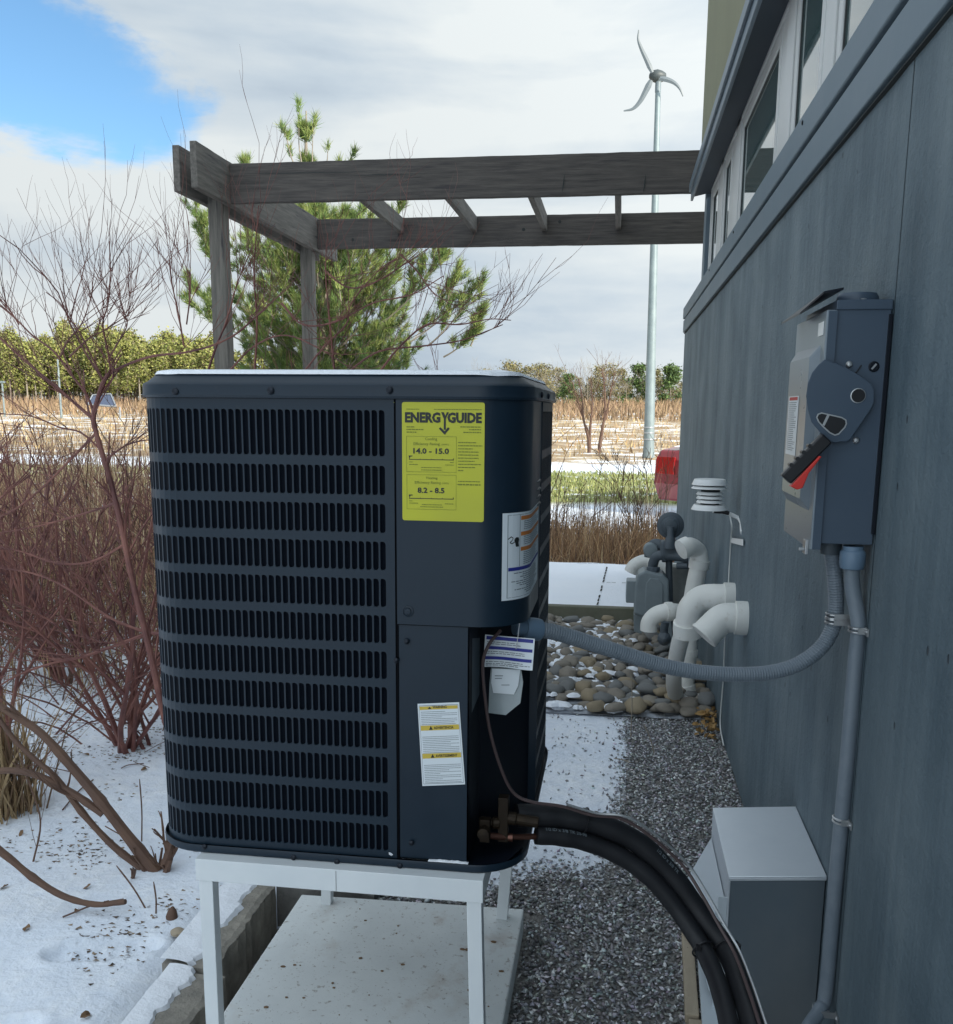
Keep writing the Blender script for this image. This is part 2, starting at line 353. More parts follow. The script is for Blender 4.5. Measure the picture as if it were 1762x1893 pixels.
def fnoise(x, y, z=0, s=1.0): return noise.noise(Vector((x*s, y*s, z*s)))

def text_into(mb, body, size, fn, align='LEFT', bold=0.0, sx=1.0):
    """lay out text as flat letter shapes; fn(u, v) puts each point on the surface"""
    cu = bpy.data.curves.new('t', 'FONT'); cu.body = body; cu.size = size; cu.align_x = align; cu.offset = bold; cu.resolution_u = 2
    ob = bpy.data.objects.new('t', cu); COL.objects.link(ob); dg = bpy.context.evaluated_depsgraph_get()
    me = ob.evaluated_get(dg).to_mesh(); vs = [fn(v.co.x*sx, v.co.y) for v in me.vertices]; fs = [tuple(p.vertices) for p in me.polygons]
    mb.add(vs, fs); ob.evaluated_get(dg).to_mesh_clear(); bpy.data.objects.remove(ob); bpy.data.curves.remove(cu)
def bars_into(mb, fn, u0, u1, v, h, rnd, words=True):
    """one line of print too small to read: a row of short strokes"""
    u = u0
    while u < u1:
        wd = rnd.uniform(.6, 2.6)*h*2.2 if words else (u1-u0); e2 = min(u+wd, u1)
        if e2-u > h*.3: mb.add([fn(u, v), fn(e2, v), fn(e2, v+h), fn(u, v+h)], [(0, 1, 2, 3)])
        u = e2+h*.7
def rect_into(mb, fn, u0, u1, v0, v1, n=1):
    for i in range(n):
        a = u0+(u1-u0)*i/n; b = u0+(u1-u0)*(i+1)/n; mb.add([fn(a, v0), fn(b, v0), fn(b, v1), fn(a, v1)], [(0, 1, 2, 3)])

# ================================================================== GROUND
WX = 0.455                     # face of the painted concrete wall
def terrain(x, y):
    """height of the open land: level near the house, rising slowly across the field"""
    t = min(1, max(0, (y-30)/75)); z = 1.9*t*t*(3-2*t)
    if y > 110: z += (y-110)*.004
    return z
def far_ground():
    mb = MB(); ys = [8.0, 9, 10, 11, 12, 13, 14.5, 16, 18, 20, 22.5, 25, 28, 31, 35, 40, 46, 53, 61, 70, 80, 92, 106, 130, 170, 240, 400, 700, 1300]
    def fn(u, v):
        i = v*(len(ys)-1); k = int(round(i)); y = ys[k]; W = 14+y*1.35; x = -W+2*W*u
        return (x, y, terrain(x, y)-.012+fnoise(x, y, 0, .35)*.03*min(1, y/30))
    mb.grid(fn, 60, len(ys)-1); return mb
fieldm = bpy.data.materials.new('field with thin snow'); fieldm.use_nodes = True
def field_material(m):
    nt = m.node_tree; ns = nt.nodes; l = nt.links; b = ns['Principled BSDF']; b.inputs['Roughness'].default_value = .95
    g = ns.new('ShaderNodeNewGeometry'); sp = ns.new('ShaderNodeSeparateXYZ'); l.new(g.outputs['Position'], sp.inputs[0])
    def nz(s, sc, d=7, r=.62):
        mp = ns.new('ShaderNodeMapping'); mp.inputs['Scale'].default_value = sc; l.new(g.outputs['Position'], mp.inputs[0])
        n = ns.new('ShaderNodeTexNoise'); n.inputs['Scale'].default_value = s; n.inputs['Detail'].default_value = d; n.inputs['Roughness'].default_value = r
        l.new(mp.outputs[0], n.inputs['Vector']); return n.outputs[0]
    def mr(v, a, b_, c=0, d=1):
        n = ns.new('ShaderNodeMapRange'); n.inputs[1].default_value = a; n.inputs[2].default_value = b_; n.inputs[3].default_value = c; n.inputs[4].default_value = d; l.new(v, n.inputs[0]); return n.outputs[0]
    def mt(op, a, c):
        n = ns.new('ShaderNodeMath'); n.operation = op
        for i, v in enumerate((a, c)):
            if isinstance(v, (int, float)): n.inputs[i].default_value = v
            else: l.new(v, n.inputs[i])
        return n.outputs[0]
    def mix(f, a, c):
        x = ns.new('ShaderNodeMix'); x.data_type = 'RGBA'; l.new(f, x.inputs[0])
        for i, v in ((6, a), (7, c)):
            if isinstance(v, tuple): x.inputs[i].default_value = (*v, 1)
            else: l.new(v, x.inputs[i])
        return x.outputs[2]
    Y = sp.outputs['Y']; wob = mt('MULTIPLY', mt('SUBTRACT', nz(.5, (1, 1, 1)), .5), 2.2); Yw = mt('ADD', Y, wob)
    n1 = nz(.8, (.9, 1.0, 1)); n2 = nz(.30, (.7, 1, 1)); n3 = nz(9, (1, 1, 1)); n4 = nz(3.5, (1, 1, 1))
    grass = mix(mr(n4, .35, .65), (.24, .27, .085), (.34, .34, .14))
    gold = mix(mr(n1, .38, .62), (.30, .20, .12), (.52, .40, .21)); gold = mix(mr(n3, .42, .66), gold, (.22, .15, .09))
    snowc = mix(mr(n3, .35, .65), (.74, .80, .90), (.86, .90, .95))
    inlawn = mt('MULTIPLY', mr(Yw, 13.6, 14.4), mr(Yw, 21.6, 20.6)); base = mix(inlawn, gold, grass)
    # snow cover by zones: path 9.5-14, lawn thinly, drive 21-25, field in streaks
    s_path = mt('MULTIPLY', mr(Yw, 9.2, 10.2), mr(Yw, 14.4, 13.6)); s_drive = mt('MULTIPLY', mr(Yw, 20.6, 21.4), mr(Yw, 25.4, 24.6))
    streak = mr(mt('ADD', mt('MULTIPLY', n1, .55), mt('MULTIPLY', n4, .45)), .535, .575)
    s_lawn = mt('MULTIPLY', streak, mr(Yw, 20.5, 14.5, .35, .95)); s_field = mt('MULTIPLY', mr(mt('ADD', mt('MULTIPLY', n1, .5), mt('ADD', mt('MULTIPLY', n2, .2), mt('MULTIPLY', n3, .3))), .515, .565), mr(Y, 24, 26))
    left = mr(sp.outputs['X'], -4.5, -7.0)
    s = mt('MAXIMUM', mt('MAXIMUM', s_path, s_drive), mt('MAXIMUM', s_lawn, s_field))
    s = mt('MULTIPLY', s, mr(Y, 90, 75))
    c = mix(s, base, snowc); l.new(c, b.inputs['Base Color'])
    bn = ns.new('ShaderNodeBump'); bn.inputs['Strength'].default_value = .7; bn.inputs['Distance'].default_value = .08; l.new(n3, bn.inputs['Height']); l.new(bn.outputs[0], b.inputs['Normal'])
field_material(fieldm)
far_ground().build('field', fieldm, kind='structure', smooth=True)

# ground around the unit: thin snow over gravel, one sheet
yardm = bpy.data.materials.new('snow and gravel ground'); yardm.use_nodes = True
def yard_material(m):
    nt = m.node_tree; ns = nt.nodes; l = nt.links; b = ns['Principled BSDF']; b.inputs['Roughness'].default_value = .85
    g = ns.new('ShaderNodeNewGeometry'); a = ns.new('ShaderNodeAttribute'); a.attribute_name = 'tint'
    def nz(s, d=7, r=.62):
        n = ns.new('ShaderNodeTexNoise'); n.inputs['Scale'].default_value = s; n.inputs['Detail'].default_value = d; n.inputs['Roughness'].default_value = r
        l.new(g.outputs['Position'], n.inputs['Vector']); return n.outputs[0]
    def mr(v, a_, b_, c=0, d=1):
        n = ns.new('ShaderNodeMapRange'); n.inputs[1].default_value = a_; n.inputs[2].default_value = b_; n.inputs[3].default_value = c; n.inputs[4].default_value = d; l.new(v, n.inputs[0]); return n.outputs[0]
    def mix(f, p, q):
        x = ns.new('ShaderNodeMix'); x.data_type = 'RGBA'; l.new(f, x.inputs[0])
        for i, v in ((6, p), (7, q)):
            if isinstance(v, tuple): x.inputs[i].default_value = (*v, 1)
            else: l.new(v, x.inputs[i])
        return x.outputs[2]
    fine = nz(95); med = nz(22); big = nz(2.6)
    snowc = mix(mr(med, .35, .65), (.76, .81, .89), (.88, .91, .95)); snowc = mix(mr(big, .4, .66), snowc, (.72, .78, .87))
    dirt = mix(mr(fine, .4, .6), (.085, .08, .075), (.26, .25, .235))
    sp = ns.new('ShaderNodeSeparateColor'); l.new(a.outputs['Color'], sp.inputs[0])
    ad = ns.new('ShaderNodeMath'); ad.operation = 'ADD'; l.new(sp.outputs[0], ad.inputs[0])
    mm = ns.new('ShaderNodeMath'); mm.operation = 'MULTIPLY_ADD'; l.new(fine, mm.inputs[0]); mm.inputs[1].default_value = .9; mm.inputs[2].default_value = -.45
    m2 = ns.new('ShaderNodeMath'); m2.operation = 'MULTIPLY_ADD'; l.new(med, m2.inputs[0]); m2.inputs[1].default_value = .7; l.new(mm.outputs[0], m2.inputs[2]); 
    l.new(m2.outputs[0], ad.inputs[1]); f = mr(ad.outputs[0], .78, .90)
    l.new(mix(f, dirt, snowc), b.inputs['Base Color'])
    bn = ns.new('ShaderNodeBump'); bn.inputs['Strength'].default_value = .3; bn.inputs['Distance'].default_value = .004; l.new(fine, bn.inputs['Height'])
    b2 = ns.new('ShaderNodeBump'); b2.inputs['Strength'].default_value = .6; b2.inputs['Distance'].default_value = .02; l.new(med, b2.inputs['Height']); l.new(b2.outputs[0], bn.inputs['Normal'])
    l.new(bn.outputs[0], b.inputs['Normal'])
yard_material(yardm)
def smooth01(a, b, x): t = min(1, max(0, (x-a)/(b-a))); return t*t*(3-2*t)
def snow_amount(x, y):
    """1 = full snow, 0 = bare gravel"""
    edge = .02+.10*smooth01(2.3, 3.9, y)+fnoise(x*3, y*3, 5)*.05+fnoise(x*9, y*9, 2)*.025
    a = 1-smooth01(edge-.13, edge+.09, x)                      # snow lies left of this line
    a *= smooth01(2.30, 2.75, y+fnoise(x*4, y*4, 9)*.22)       # and not close to the concrete pad
    if x < -.86: a = 1
    return max(a, 0)
FOOT = [(-1.16, 1.93, .35, .13, .055), (-1.27, 1.60, .30, .14, .058), (-1.55, 1.75, .5, .13, .05)]
def yard_z(x, y):
    z = fnoise(x, y, 3, 1.4)*.018+fnoise(x, y, 7, 6)*.006
    k = smooth01(-.93, -1.05, x); bank = .045+.02*smooth01(-1.2, -3, x)
    z = z*(.35+.65*k)+bank*k
    if -.95 < x < -.15 and y < 2.33: z = min(z, -.012)
    if -.885 < x < -.77 and y < 2.31: z = -.10
    for fx, fy, an, ln, wd in FOOT:
        dx, dy = x-fx, y-fy; u = dx*math.cos(an)+dy*math.sin(an); v = -dx*math.sin(an)+dy*math.cos(an)
        q = (u/ln)**2+(v/(wd*(1-.25*math.cos(u/ln*2))))**2
        z -= .020*(1-smooth01(.75, 1.15, q)); z += .006*math.exp(-(q-1.25)**2*9)
        if q < .8: z += .0035*math.sin(u*160)
    return z
def yard():
    xs = np.unique(np.concatenate([np.arange(-14, -3, .35), np.arange(-3, -1.7, .05), np.arange(-1.7, -.9, .011), np.arange(-.9, .47, .022), [.47]]))
    ys = np.unique(np.concatenate([np.arange(-1.2, 1.3, .2), np.arange(1.3, 2.3, .012), np.arange(2.3, 4.5, .035), np.arange(4.5, 9.01, .1)]))
    V = []; T = []
    for y in ys:
        for x in xs: V.append((x, y, yard_z(x, y)))
    nx = len(xs); F = []; 
    for j in range(len(ys)-1):
        for i in range(nx-1):
            a = j*nx+i; F.append((a, a+1, a+nx+1, a+nx)); T.append(snow_amount((xs[i]+xs[i+1])/2, (ys[j]+ys[j+1])/2))
    np_mesh('ground', V, F, yardm, tint=np.array(T), kind='structure', smooth=True)
yard()

# gravel chips: real stones, thinning out where snow covers them
def chips(name, n, region, zf, amt, size, lab, bright=1.0):
    rng = np.random.default_rng(11); x0, x1, y0, y1 = region
    # chip shape: stretched octahedron with two cut corners
    base = np.array([(1, 0, 0), (-1, 0, 0), (0, 1, 0), (0, -1, 0), (0, 0, .8), (0, 0, -.8)], float)
    faces = np.array([(0, 2, 4), (2, 1, 4), (1, 3, 4), (3, 0, 4), (2, 0, 5), (1, 2, 5), (3, 1, 5), (0, 3, 5)])
    P = np.stack([rng.uniform(x0, x1, n), rng.uniform(y0, y1, n)], 1)
    keep = np.array([rng.random() < amt(px, py) for px, py in P]); P = P[keep]; n = len(P)
    s = size*rng.uniform(.5, 1.25, n); sc = np.stack([s*rng.uniform(.8, 1.7, n), s*rng.uniform(.55, 1, n), s*rng.uniform(.4, .8, n)], 1)
    a = rng.uniform(0, 6.28, n); ti = rng.normal(0, .45, n)
    V = base[None]*sc[:, None]*(1+rng.normal(0, .18, (n, 6, 1)))
    ct, st = np.cos(ti)[:, None], np.sin(ti)[:, None]; V = np.stack([V[..., 0]*ct-V[..., 2]*st, V[..., 1], V[..., 0]*st+V[..., 2]*ct], 2)
    ca, sa = np.cos(a)[:, None], np.sin(a)[:, None]; V = np.stack([V[..., 0]*ca-V[..., 1]*sa, V[..., 0]*sa+V[..., 1]*ca, V[..., 2]], 2)
    z = np.array([zf(px, py) for px, py in P]); V[..., 0] += P[:, 0, None]; V[..., 1] += P[:, 1, None]; V[..., 2] += (z+s*.25+rng.uniform(0, size*.7, n))[:, None]
    F = (faces[None]+(np.arange(n)*6)[:, None, None]).reshape(-1, 3)
    t = rng.choice([.07, .12, .17, .23, .31, .43, .62], n, p=[.13, .17, .20, .19, .15, .10, .06])*rng.uniform(.8, 1.2, n)*bright
    col = t[:, None]*np.array([.97, .98, 1.0])*(1+rng.normal(0, .05, (n, 3)))
    np_mesh(name, V.reshape(-1, 3), F, gravelm, tint=np.repeat(np.clip(col, .01, .85), 8, 0), kind='stuff', label=lab, cat='gravel')
def gravel_amt(x, y):
    if x < -.19 and y < 2.27: return 0
    s = snow_amount(x, y); return (1-s)**1.2*.97+.06*(1-s*.5)
chips('gravel', 58000, (-.66, .452, 1.0, 4.22), yard_z, gravel_amt, .0060, 'loose grey gravel chips between the concrete pad and the wall', bright=1.5)
chips('trench_gravel', 2600, (-.885, -.785, 1.2, 2.32), lambda x, y: -.10, lambda x, y: .9, .0085, 'frosted gravel down in the gap between pad and kerb stones', bright=1.3)

# concrete pad
pad = MB(); pad.prism([Vector(p) for p in ((-.785, .9, -.02), (-.192, .9, -.02), (-.199, 2.268, -.02), (-.782, 2.25, -.02))], (0, 0, .07))
pad.build('concrete_pad', conc_slab, bevel=.004, label='pale stained concrete pad under the metal stand', cat='concrete pad')
rl = random.Random(4); mbx = MB()
for i in range(46):
    x, y = rl.uniform(-.74, -.22), rl.uniform(1.45, 2.2); s = rl.uniform(.0015, .006) if i > 6 else rl.uniform(.005, .009); a = rl.uniform(0, 6.3)
    pts = [Vector((x+s*rl.uniform(.6, 1.3)*math.cos(a+k*1.047), y+.6*s*rl.uniform(.6, 1.3)*math.sin(a+k*1.047), .0502)) for k in range(6)]
    mbx.prism(pts, (0, 0, .002))
mbx.build('debris', leafm, kind='stuff', label='dark crumbs of leaf and grit on the concrete pad', cat='debris')

# kerb stones beside the pad
def rough_block(name, x0, x1, y0, y1, z0, z1, m, label, seed, snow_to=None):
    t = thing(name, ((x0+x1)/2, (y0+y1)/2, z0), label, 'stone')
    ny = max(4, int((y1-y0)/.012)); nx = 9; rr = random.Random(seed); k = seed*3.1
    def edge(y, side): return fnoise(y*6, k, side)*.009+fnoise(y*31, k, side)*.006+fnoise(y*110, k, side)*.0035
    mb = MB()
    def fn(u, v):
        y = y0+(y1-y0)*v+fnoise(u*4, k, v*9)*.004; a = x0+edge(y, 1); b = x1+edge(y, 2); x = a+(b-a)*u
        return (x, y, z1+fnoise(x*14, y*14, k)*.006+fnoise(x*45, y*45, k)*.003-.006*(u > .99))
    mb.grid(fn, nx, ny)
    mb.grid(lambda u, v: (lambda p: (p[0]+.006*(1-u)*fnoise(v*30, u*4, k), p[1], z0+(p[2]-z0)*(1-u)))(fn(1, v)), 5, ny)
    mb.grid(lambda u, v: (lambda p: (p[0], p[1], z0+(p[2]-z0)*u))(fn(0, v)), 5, ny)
    mb.grid(lambda u, v: (lambda p: (p[0], p[1], z0+(p[2]-z0)*v))(fn(u, 0)), nx, 4)
    mb.grid(lambda u, v: (lambda p: (p[0], p[1], z0+(p[2]-z0)*(1-v)))(fn(u, 1)), nx, 4)
    mb.build('block', m, t)
    if snow_to:
        ms = MB()
        def sn(u, v):
            y = y0+(y1-y0)*v; a = x0-.01; b = x0+(x1-x0)*(snow_to+fnoise(y*11, k, 4)*.16+fnoise(y*52, k, 5)*.12+fnoise(y*140, k, 5)*.07); x = a+(b-a)*u
            return (x, y, z1+.004+.010*math.sqrt(max(0, 1-u**3))+fnoise(x*20, y*20, k)*.003-.006*(u > .98))
        ms.grid(sn, 10, ny); ms.build('snow_cap', snow, t, smooth=True)
rough_block('kerb_stone', -.985, -.868, 1.885, 2.29, -.12, .052, stone_kerb, 'longer snow topped stone behind the left stand leg', 3, .62)
rough_block('kerb_stone', -.955, -.838, 1.30, 1.872, -.12, .050, stone_kerb, 'nearer kerb stone in front of the left stand leg', 5, .50)
rough_block('end_stone', -.868, -.60, 2.305, 2.40, -.12, .035, stone_dark, 'dark stone closing the far end of the gap by the pad', 8)

# ================================================================== BUILDING
bl = thing('building', (WX, 3, 0), 'blue grey painted concrete building with a band of high windows', 'building')
WT = .28
p_top = 1.868
seamY = 1.781
def wall_panel(y0, y1):
    mb = MB()
    # face with a little real unevenness, then the sides of the slab
    ny = max(4, int((y1-y0)/.03)); nzz = 66
    def wx(y, z): return WX+fnoise(y*6, z*.5, 3)*.0016+fnoise(y*14, z*.9, 8)*.0008
    mb.grid(lambda u, v: (wx(y0+(y1-y0)*u, -.3+(p_top+.3)*v), y0+(y1-y0)*u, -.3+(p_top+.3)*v), ny, nzz, flip=True)
    mb.box(WX+.004, WX+WT, y0, y1, -.3, p_top)
    o = mb.build('wall_panel', wallm, bl); return o
wall_panel(-1.5, seamY-.0022); wall_panel(seamY+.0022, 4.33); wall_panel(4.334, 7.50)
MB().box(WX+.012, WX+WT-.01, seamY-.05, seamY+.05, -.2, p_top-.02).build('joint_backing', groove, bl)
# flashing band, shadow joint, sill
zb0, zb1, zb2, zs = 1.872, 1.962, 1.974, 2.052
fx = WX-.014
MB().box(fx+.006, WX+WT, -1.5, 7.49, p_top+.001, zb0-.0005).build('joint_backing', groove, bl)
MB().box(fx, WX+WT, -1.5, 7.50, zb0+.006, zb1).build('flashing_band', trim, bl, bevel=.003)
MB().box(fx+.012, WX+WT-.01, -1.5, 7.48, zb1+.0005, zb2-.0005).build('joint_backing', groove, bl)
MB().box(fx-.004, WX+WT, -1.5, 7.50, zb2, zs).build('window_sill', trim, bl, bevel=.004)
for y in (3.02+.06, 4.62, 5.72):     # fixing screws along the sill
    MB().lathe((fx-.004, y-.35, 2.030), (-1, 0, 0), [(.006, 0), (.006, .002), (.003, .0035)], 8).build('sill_screw', screwm, bl)
# end return of the lower wall
# windows: (glass from, glass to) along the wall, mullion groups between them
z0w, z1w = zs+.002, 2.515
gx = WX+.013
panes = [(.2, 1.10), (1.34, 2.43), (2.69, 3.03), (3.40, 4.31), (4.76, 4.98), (5.34, 5.62)]
for i, (a, b) in enumerate(panes):
    wobj = MB()
    # casement frame round the pane
    t_ = .045
    for (ya, yb, za, zb) in ((a-t_, a, z0w, z1w-.03), (b, b+t_, z0w, z1w-.03), (a, b, z0w, z0w+.012), (a, b, z1w-.075, z1w-.03)):
        wobj.box(WX+.004, WX+.06, ya, yb, za, zb)
    wf = wobj.build('window', winframe, bl, bevel=.003)
    gs = MB()
    for (ya, yb, za, zb) in ((a, a+.006, z0w+.012, z1w-.075), (b-.006, b, z0w+.012, z1w-.075), (a+.006, b-.006, z1w-.081, z1w-.075)):
        gs.box(WX+.009, WX+.05, ya, yb, za, zb)
    gs.build('gasket', windark, wf)
    MB().box(gx, gx+.006, a+.001, b-.001, z0w+.011, z1w-.076).build('pane', glass, wf)
prev = -1.5
for (a, b) in panes+[(5.78, 9)]:
    y0, y1 = prev+.047, a-.047
    if y1-y0 > .01:
        mb = MB(); mid = (y0+y1)/2
        mb.box(WX-.001, WX+.07, y0+.002, mid-.004, z0w, z1w-.002); mb.box(WX+.006, WX+.07, mid+.004, y1-.002, z0w, z1w-.002)
        mb.build('mullion', winframe, bl, bevel=.002)
        MB().box(WX+.022, WX+.06, mid-.004, mid+.004, z0w, z1w-.004).build('mullion_joint', windark, bl)
    prev = b
MB().box(WX-.001, WX+.07, .1, 5.72, z1w-.028, z1w-.001).build('window_head', winframe, bl, bevel=.002)
MB().box(WX+.075, WX+WT-.02, -1.5, 6.12, z0w, z1w).build('room_backing', windark, bl)
MB().box(WX-.001, WX+.07, 5.985, 6.125, z0w, z1w-.001).build('corner_trim', trim, bl, bevel=.002)
# eave: dark soffit with thin double fascia, tapering ends square
ex = .352; ze = 2.478
MB().prism([Vector((ex+.014, -1.5, ze+.004)), Vector((WX+.08, -1.5, z1w+.004)), Vector((WX+.08, -1.5, z1w+.03)), Vector((ex+.014, -1.5, ze+.03))], (0, 7.30, 0)).build('soffit', soffit, bl)
MB().box(ex, ex+.0135, -1.5, 5.83, ze-.012, ze+.055).build('fascia_board', fascia, bl, bevel=.002)
MB().box(ex-.012, ex-.0005, -1.5, 5.81, ze+.030, ze+.075).build('drip_edge', fascia, bl, bevel=.002)
MB().prism([Vector((ex, -1.5, ze+.076)), Vector((ex, -1.5, ze+.082)), Vector((WX+.1, -1.5, z1w+.16)), Vector((WX+.1, -1.5, z1w+.032)), Vector((ex+.014, -1.5, ze+.056))], (0, 7.32, 0)).build('eave_top', fascia, bl)
# olive upper wall above the windows
up = MB(); up.box(WX+.002, 4.5, -1.5, 6.70, z1w+.20, 5.2); up.build('upper_wall', olive, bl)
MB().box(WX+.004, 4.5, 6.13, 6.20, z0w-.0, z1w+.199).build('end_wall', trim, bl)
MB().box(WX+WT+.001, 4.5, -1.5, 7.48, -.2, z0w-.06).build('building_core', olive, bl)
MB().box(WX-.03, 4.6, -1.6, 6.76, 5.205, 5.30).build('roof', fascia, bl)

# ================================================================== HEAT PUMP
X0, X1, Y0, Y1, RR = -.809, -.143, 1.530, 2.190, .085
Lf = X1-X0-2*RR; La = math.pi*RR/2; Ls = Y1-Y0-2*RR
def per(s, d=0.0):
    """point on the rounded outline; s=0 at the left end of the flat front, increasing to the right; d outward"""
    if s < 0:
        a = -s
        if a < La: th = a/RR; return (X0+RR-math.sin(th)*(RR+d), Y0+RR-math.cos(th)*(RR+d))
        a -= La; return (X0-d, Y0+RR+a)
    if s <= Lf: return (X0+RR+s, Y0-d)
    a = s-Lf
    if a < La: th = a/RR; return (X1-RR+math.sin(th)*(RR+d), Y0+RR-math.cos(th)*(RR+d))
    a -= La
    if a <= Ls: return (X1+d, Y0+RR+a)
    a -= Ls
    if a < La: th = a/RR; return (X1-RR+math.cos(th)*(RR+d), Y1-RR+math.sin(th)*(RR+d))
    return (X1-RR-(a-La), Y1+d)
def loop(d=0, n=9, r=None):
    o = []
    for cx, cy, a0 in ((X0+RR, Y0+RR, math.pi), (X1-RR, Y0+RR, 1.5*math.pi), (X1-RR, Y1-RR, 0), (X0+RR, Y1-RR, .5*math.pi)):
        for k in range(n+1): a = a0+math.pi/2*k/n; o.append((cx+math.cos(a)*(RR+d), cy+math.sin(a)*(RR+d)))
    return o
def skin(mb, prof, closed_top=False, closed_bot=False):
    """rings of the outline at (offset, z)"""
    rings = [[(x, y, z) for x, y in loop(d)] for d, z in prof]; n = len(rings[0]); vs = sum(rings, [])
    fs = [(i*n+k, i*n+(k+1) % n, (i+1)*n+(k+1) % n, (i+1)*n+k) for i in range(len(prof)-1) for k in range(n)]
    if closed_top: fs.append(tuple((len(prof)-1)*n+k for k in range(n)))
    if closed_bot: fs.append(tuple(range(n))[::-1])
    mb.add(vs, fs)
hp = thing('heat_pump', ((X0+X1)/2, (Y0+Y1)/2, .518), 'dark navy louvred heat pump with a yellow energy label on a white stand', 'heat pump')
zt = ony(600, 727, Y0).z; zcap = ony(600, 690, Y0+.03).z
# cap
cap = MB(); skin(cap, [(-.004, zt-.008), (.006, zt-.008), (.007, zt-.004), (.0055, zt-.001), (.0055, zt+.013), (.0035, zt+.0155), (-.003, zt+.0185), (-.016, zcap-.0035), (-.021, zcap-.001), (-.035, zcap), (-.06, zcap-.004), (-.075, zcap-.02)], True)
cap.build('cap', navy, hp, smooth=True)
snc = MB(); rng = random.Random(5)
ls = [loop(d, 9) for d in (-.0150, -.0195, -.034, -.06)]
nn = len(ls[0])
for li, (lp, h) in enumerate(zip(ls, (.0005, .0035, .006, .003))):
    for k, (x, y) in enumerate(lp): snc.v.append((x+fnoise(k*1.7, li)*.002, y, zcap-.0015*(li == 0)*2+h+fnoise(x*30, y*30, 2)*.002))
snc.f += [(i*nn+k, i*nn+(k+1) % nn, (i+1)*nn+(k+1) % nn, (i+1)*nn+k) for i in range(3) for k in range(nn)]
snc.build('snow_layer', snow, hp, smooth=True)
# base pan
zb = ony(640, 1597, Y0).z; zpan = ony(640, 1579, Y0).z
pan = MB(); skin(pan, [(.004, zpan-.002), (.006, zpan), (.007, zpan-.003), (.0065, .5205), (.004, .5180), (-.03, .5180)], False, False)
pan.f = [f[::-1] for f in pan.f]; skin(pan, [(-.03, .5181), (-.0301, .525)], True, True)
pan.build('base_pan', navy, hp, smooth=True)
zpt = zpan
# louvred sheet with real openings
def holed(name, cols, rows, s_lo, s_hi, z_lo, z_hi, hole_l, hole_r, hole_b, hole_t, thick=.0012, corner=.0035, parent=hp):
    mb = MB()
    def q(s0, s1, z0, z1):
        n = max(1, int(abs(s1-s0)/.012)) if s0 < 0 or s1 > Lf else 1
        for i in range(n):
            a = s0+(s1-s0)*i/n; b = s0+(s1-s0)*(i+1)/n
            mb.add([(*per(a), z0), (*per(b), z0), (*per(b), z1), (*per(a), z1)], [(0, 1, 2, 3)])
    q(s_lo, cols[0][0], z_lo, z_hi); q(cols[-1][1], s_hi, z_lo, z_hi)
    prev = z_hi
    for (rb, rt) in rows:
        for (a, b) in cols: q(a, b, rt, prev)
        prev = rb
        for (a, b) in cols:
            outer = [(a, rb), (b, rb), (b, rt), (a, rt)]
            l_, r_, bo, to = a+hole_l, b-hole_r, rb+hole_b, rt-hole_t; c = min(corner, (r_-l_)*.48); pts = []
            for (cx, cz, a0) in ((l_+c*.5, bo+c, 180), (r_-c, bo+c, 270), (r_-c*1.1, to-c*1.2, 0), (l_+c*.4, to-c*.4, 90)):
                rx = c*.5 if a0 == 180 else (c if a0 == 270 else (c*1.1 if a0 == 0 else c*.4)); rz = c if a0 in (180, 270) else (c*1.2 if a0 == 0 else c*.4)
                for k in range(3): an = R_(a0+k*45); pts.append((cx+rx*math.cos(an), cz+rz*math.sin(an)))
            m = len(pts); base = [(*per(s), z) for s, z in outer]; inn = [(*per(s), z) for s, z in pts]; back = [(*per(s, -.0035), z) for s, z in pts]
            vs = base+inn+back; fs = []
            for ci in range(4):
                i0 = ci*3
                fs += [(ci, 4+i0, 4+i0+1)[::-1], (ci, 4+i0+1, 4+i0+2)[::-1]]
                fs.append((ci, 4+i0+2, 4+(i0+3) % m, (ci+1) % 4)[::-1])
            fs += [(4+k, 4+(k+1) % m, 4+m+(k+1) % m, 4+m+k)[::-1] for k in range(m)]
            mb.add(vs, fs)
    for (a, b) in cols: q(a, b, z_lo, prev)
    return mb.build(name, navy, parent)
sseam = ony(731, 1150, Y0).x-(X0+RR)
sR = ony(716, 1150, Y0).x-(X0+RR)
pitch = .01205; ncol = 43
cols = [(sR-(i+1)*pitch, sR-i*pitch) for i in range(ncol)][::-1]
rowpx = [(757, 845), (860, 919), (931, 990), (1002, 1059), (1072, 1127), (1142, 1196), (1208, 1261), (1275, 1327), (1341, 1392), (1404, 1454), (1466, 1514), (1527, 1573)]
rows = []
for a, b in rowpx: rows.append((ony(705, b, Y0).z, ony(705, a, Y0).z))
zpl = ony(700, 1583, Y0).z
# regularise the pitch of rows below the first
z1r = rows[1][1]; z12 = rows[11][0]
hgt = .0495; step = (z1r-hgt-z12)/10
rows = [rows[0]]+[(z1r-hgt-step*i, z1r-step*i) for i in range(11)]
panel = holed('louver_panel', cols, rows, cols[0][0]-.02, sseam, zpt-.001, zt-.0085, .0013, .0016, .001, .001, corner=.0042)
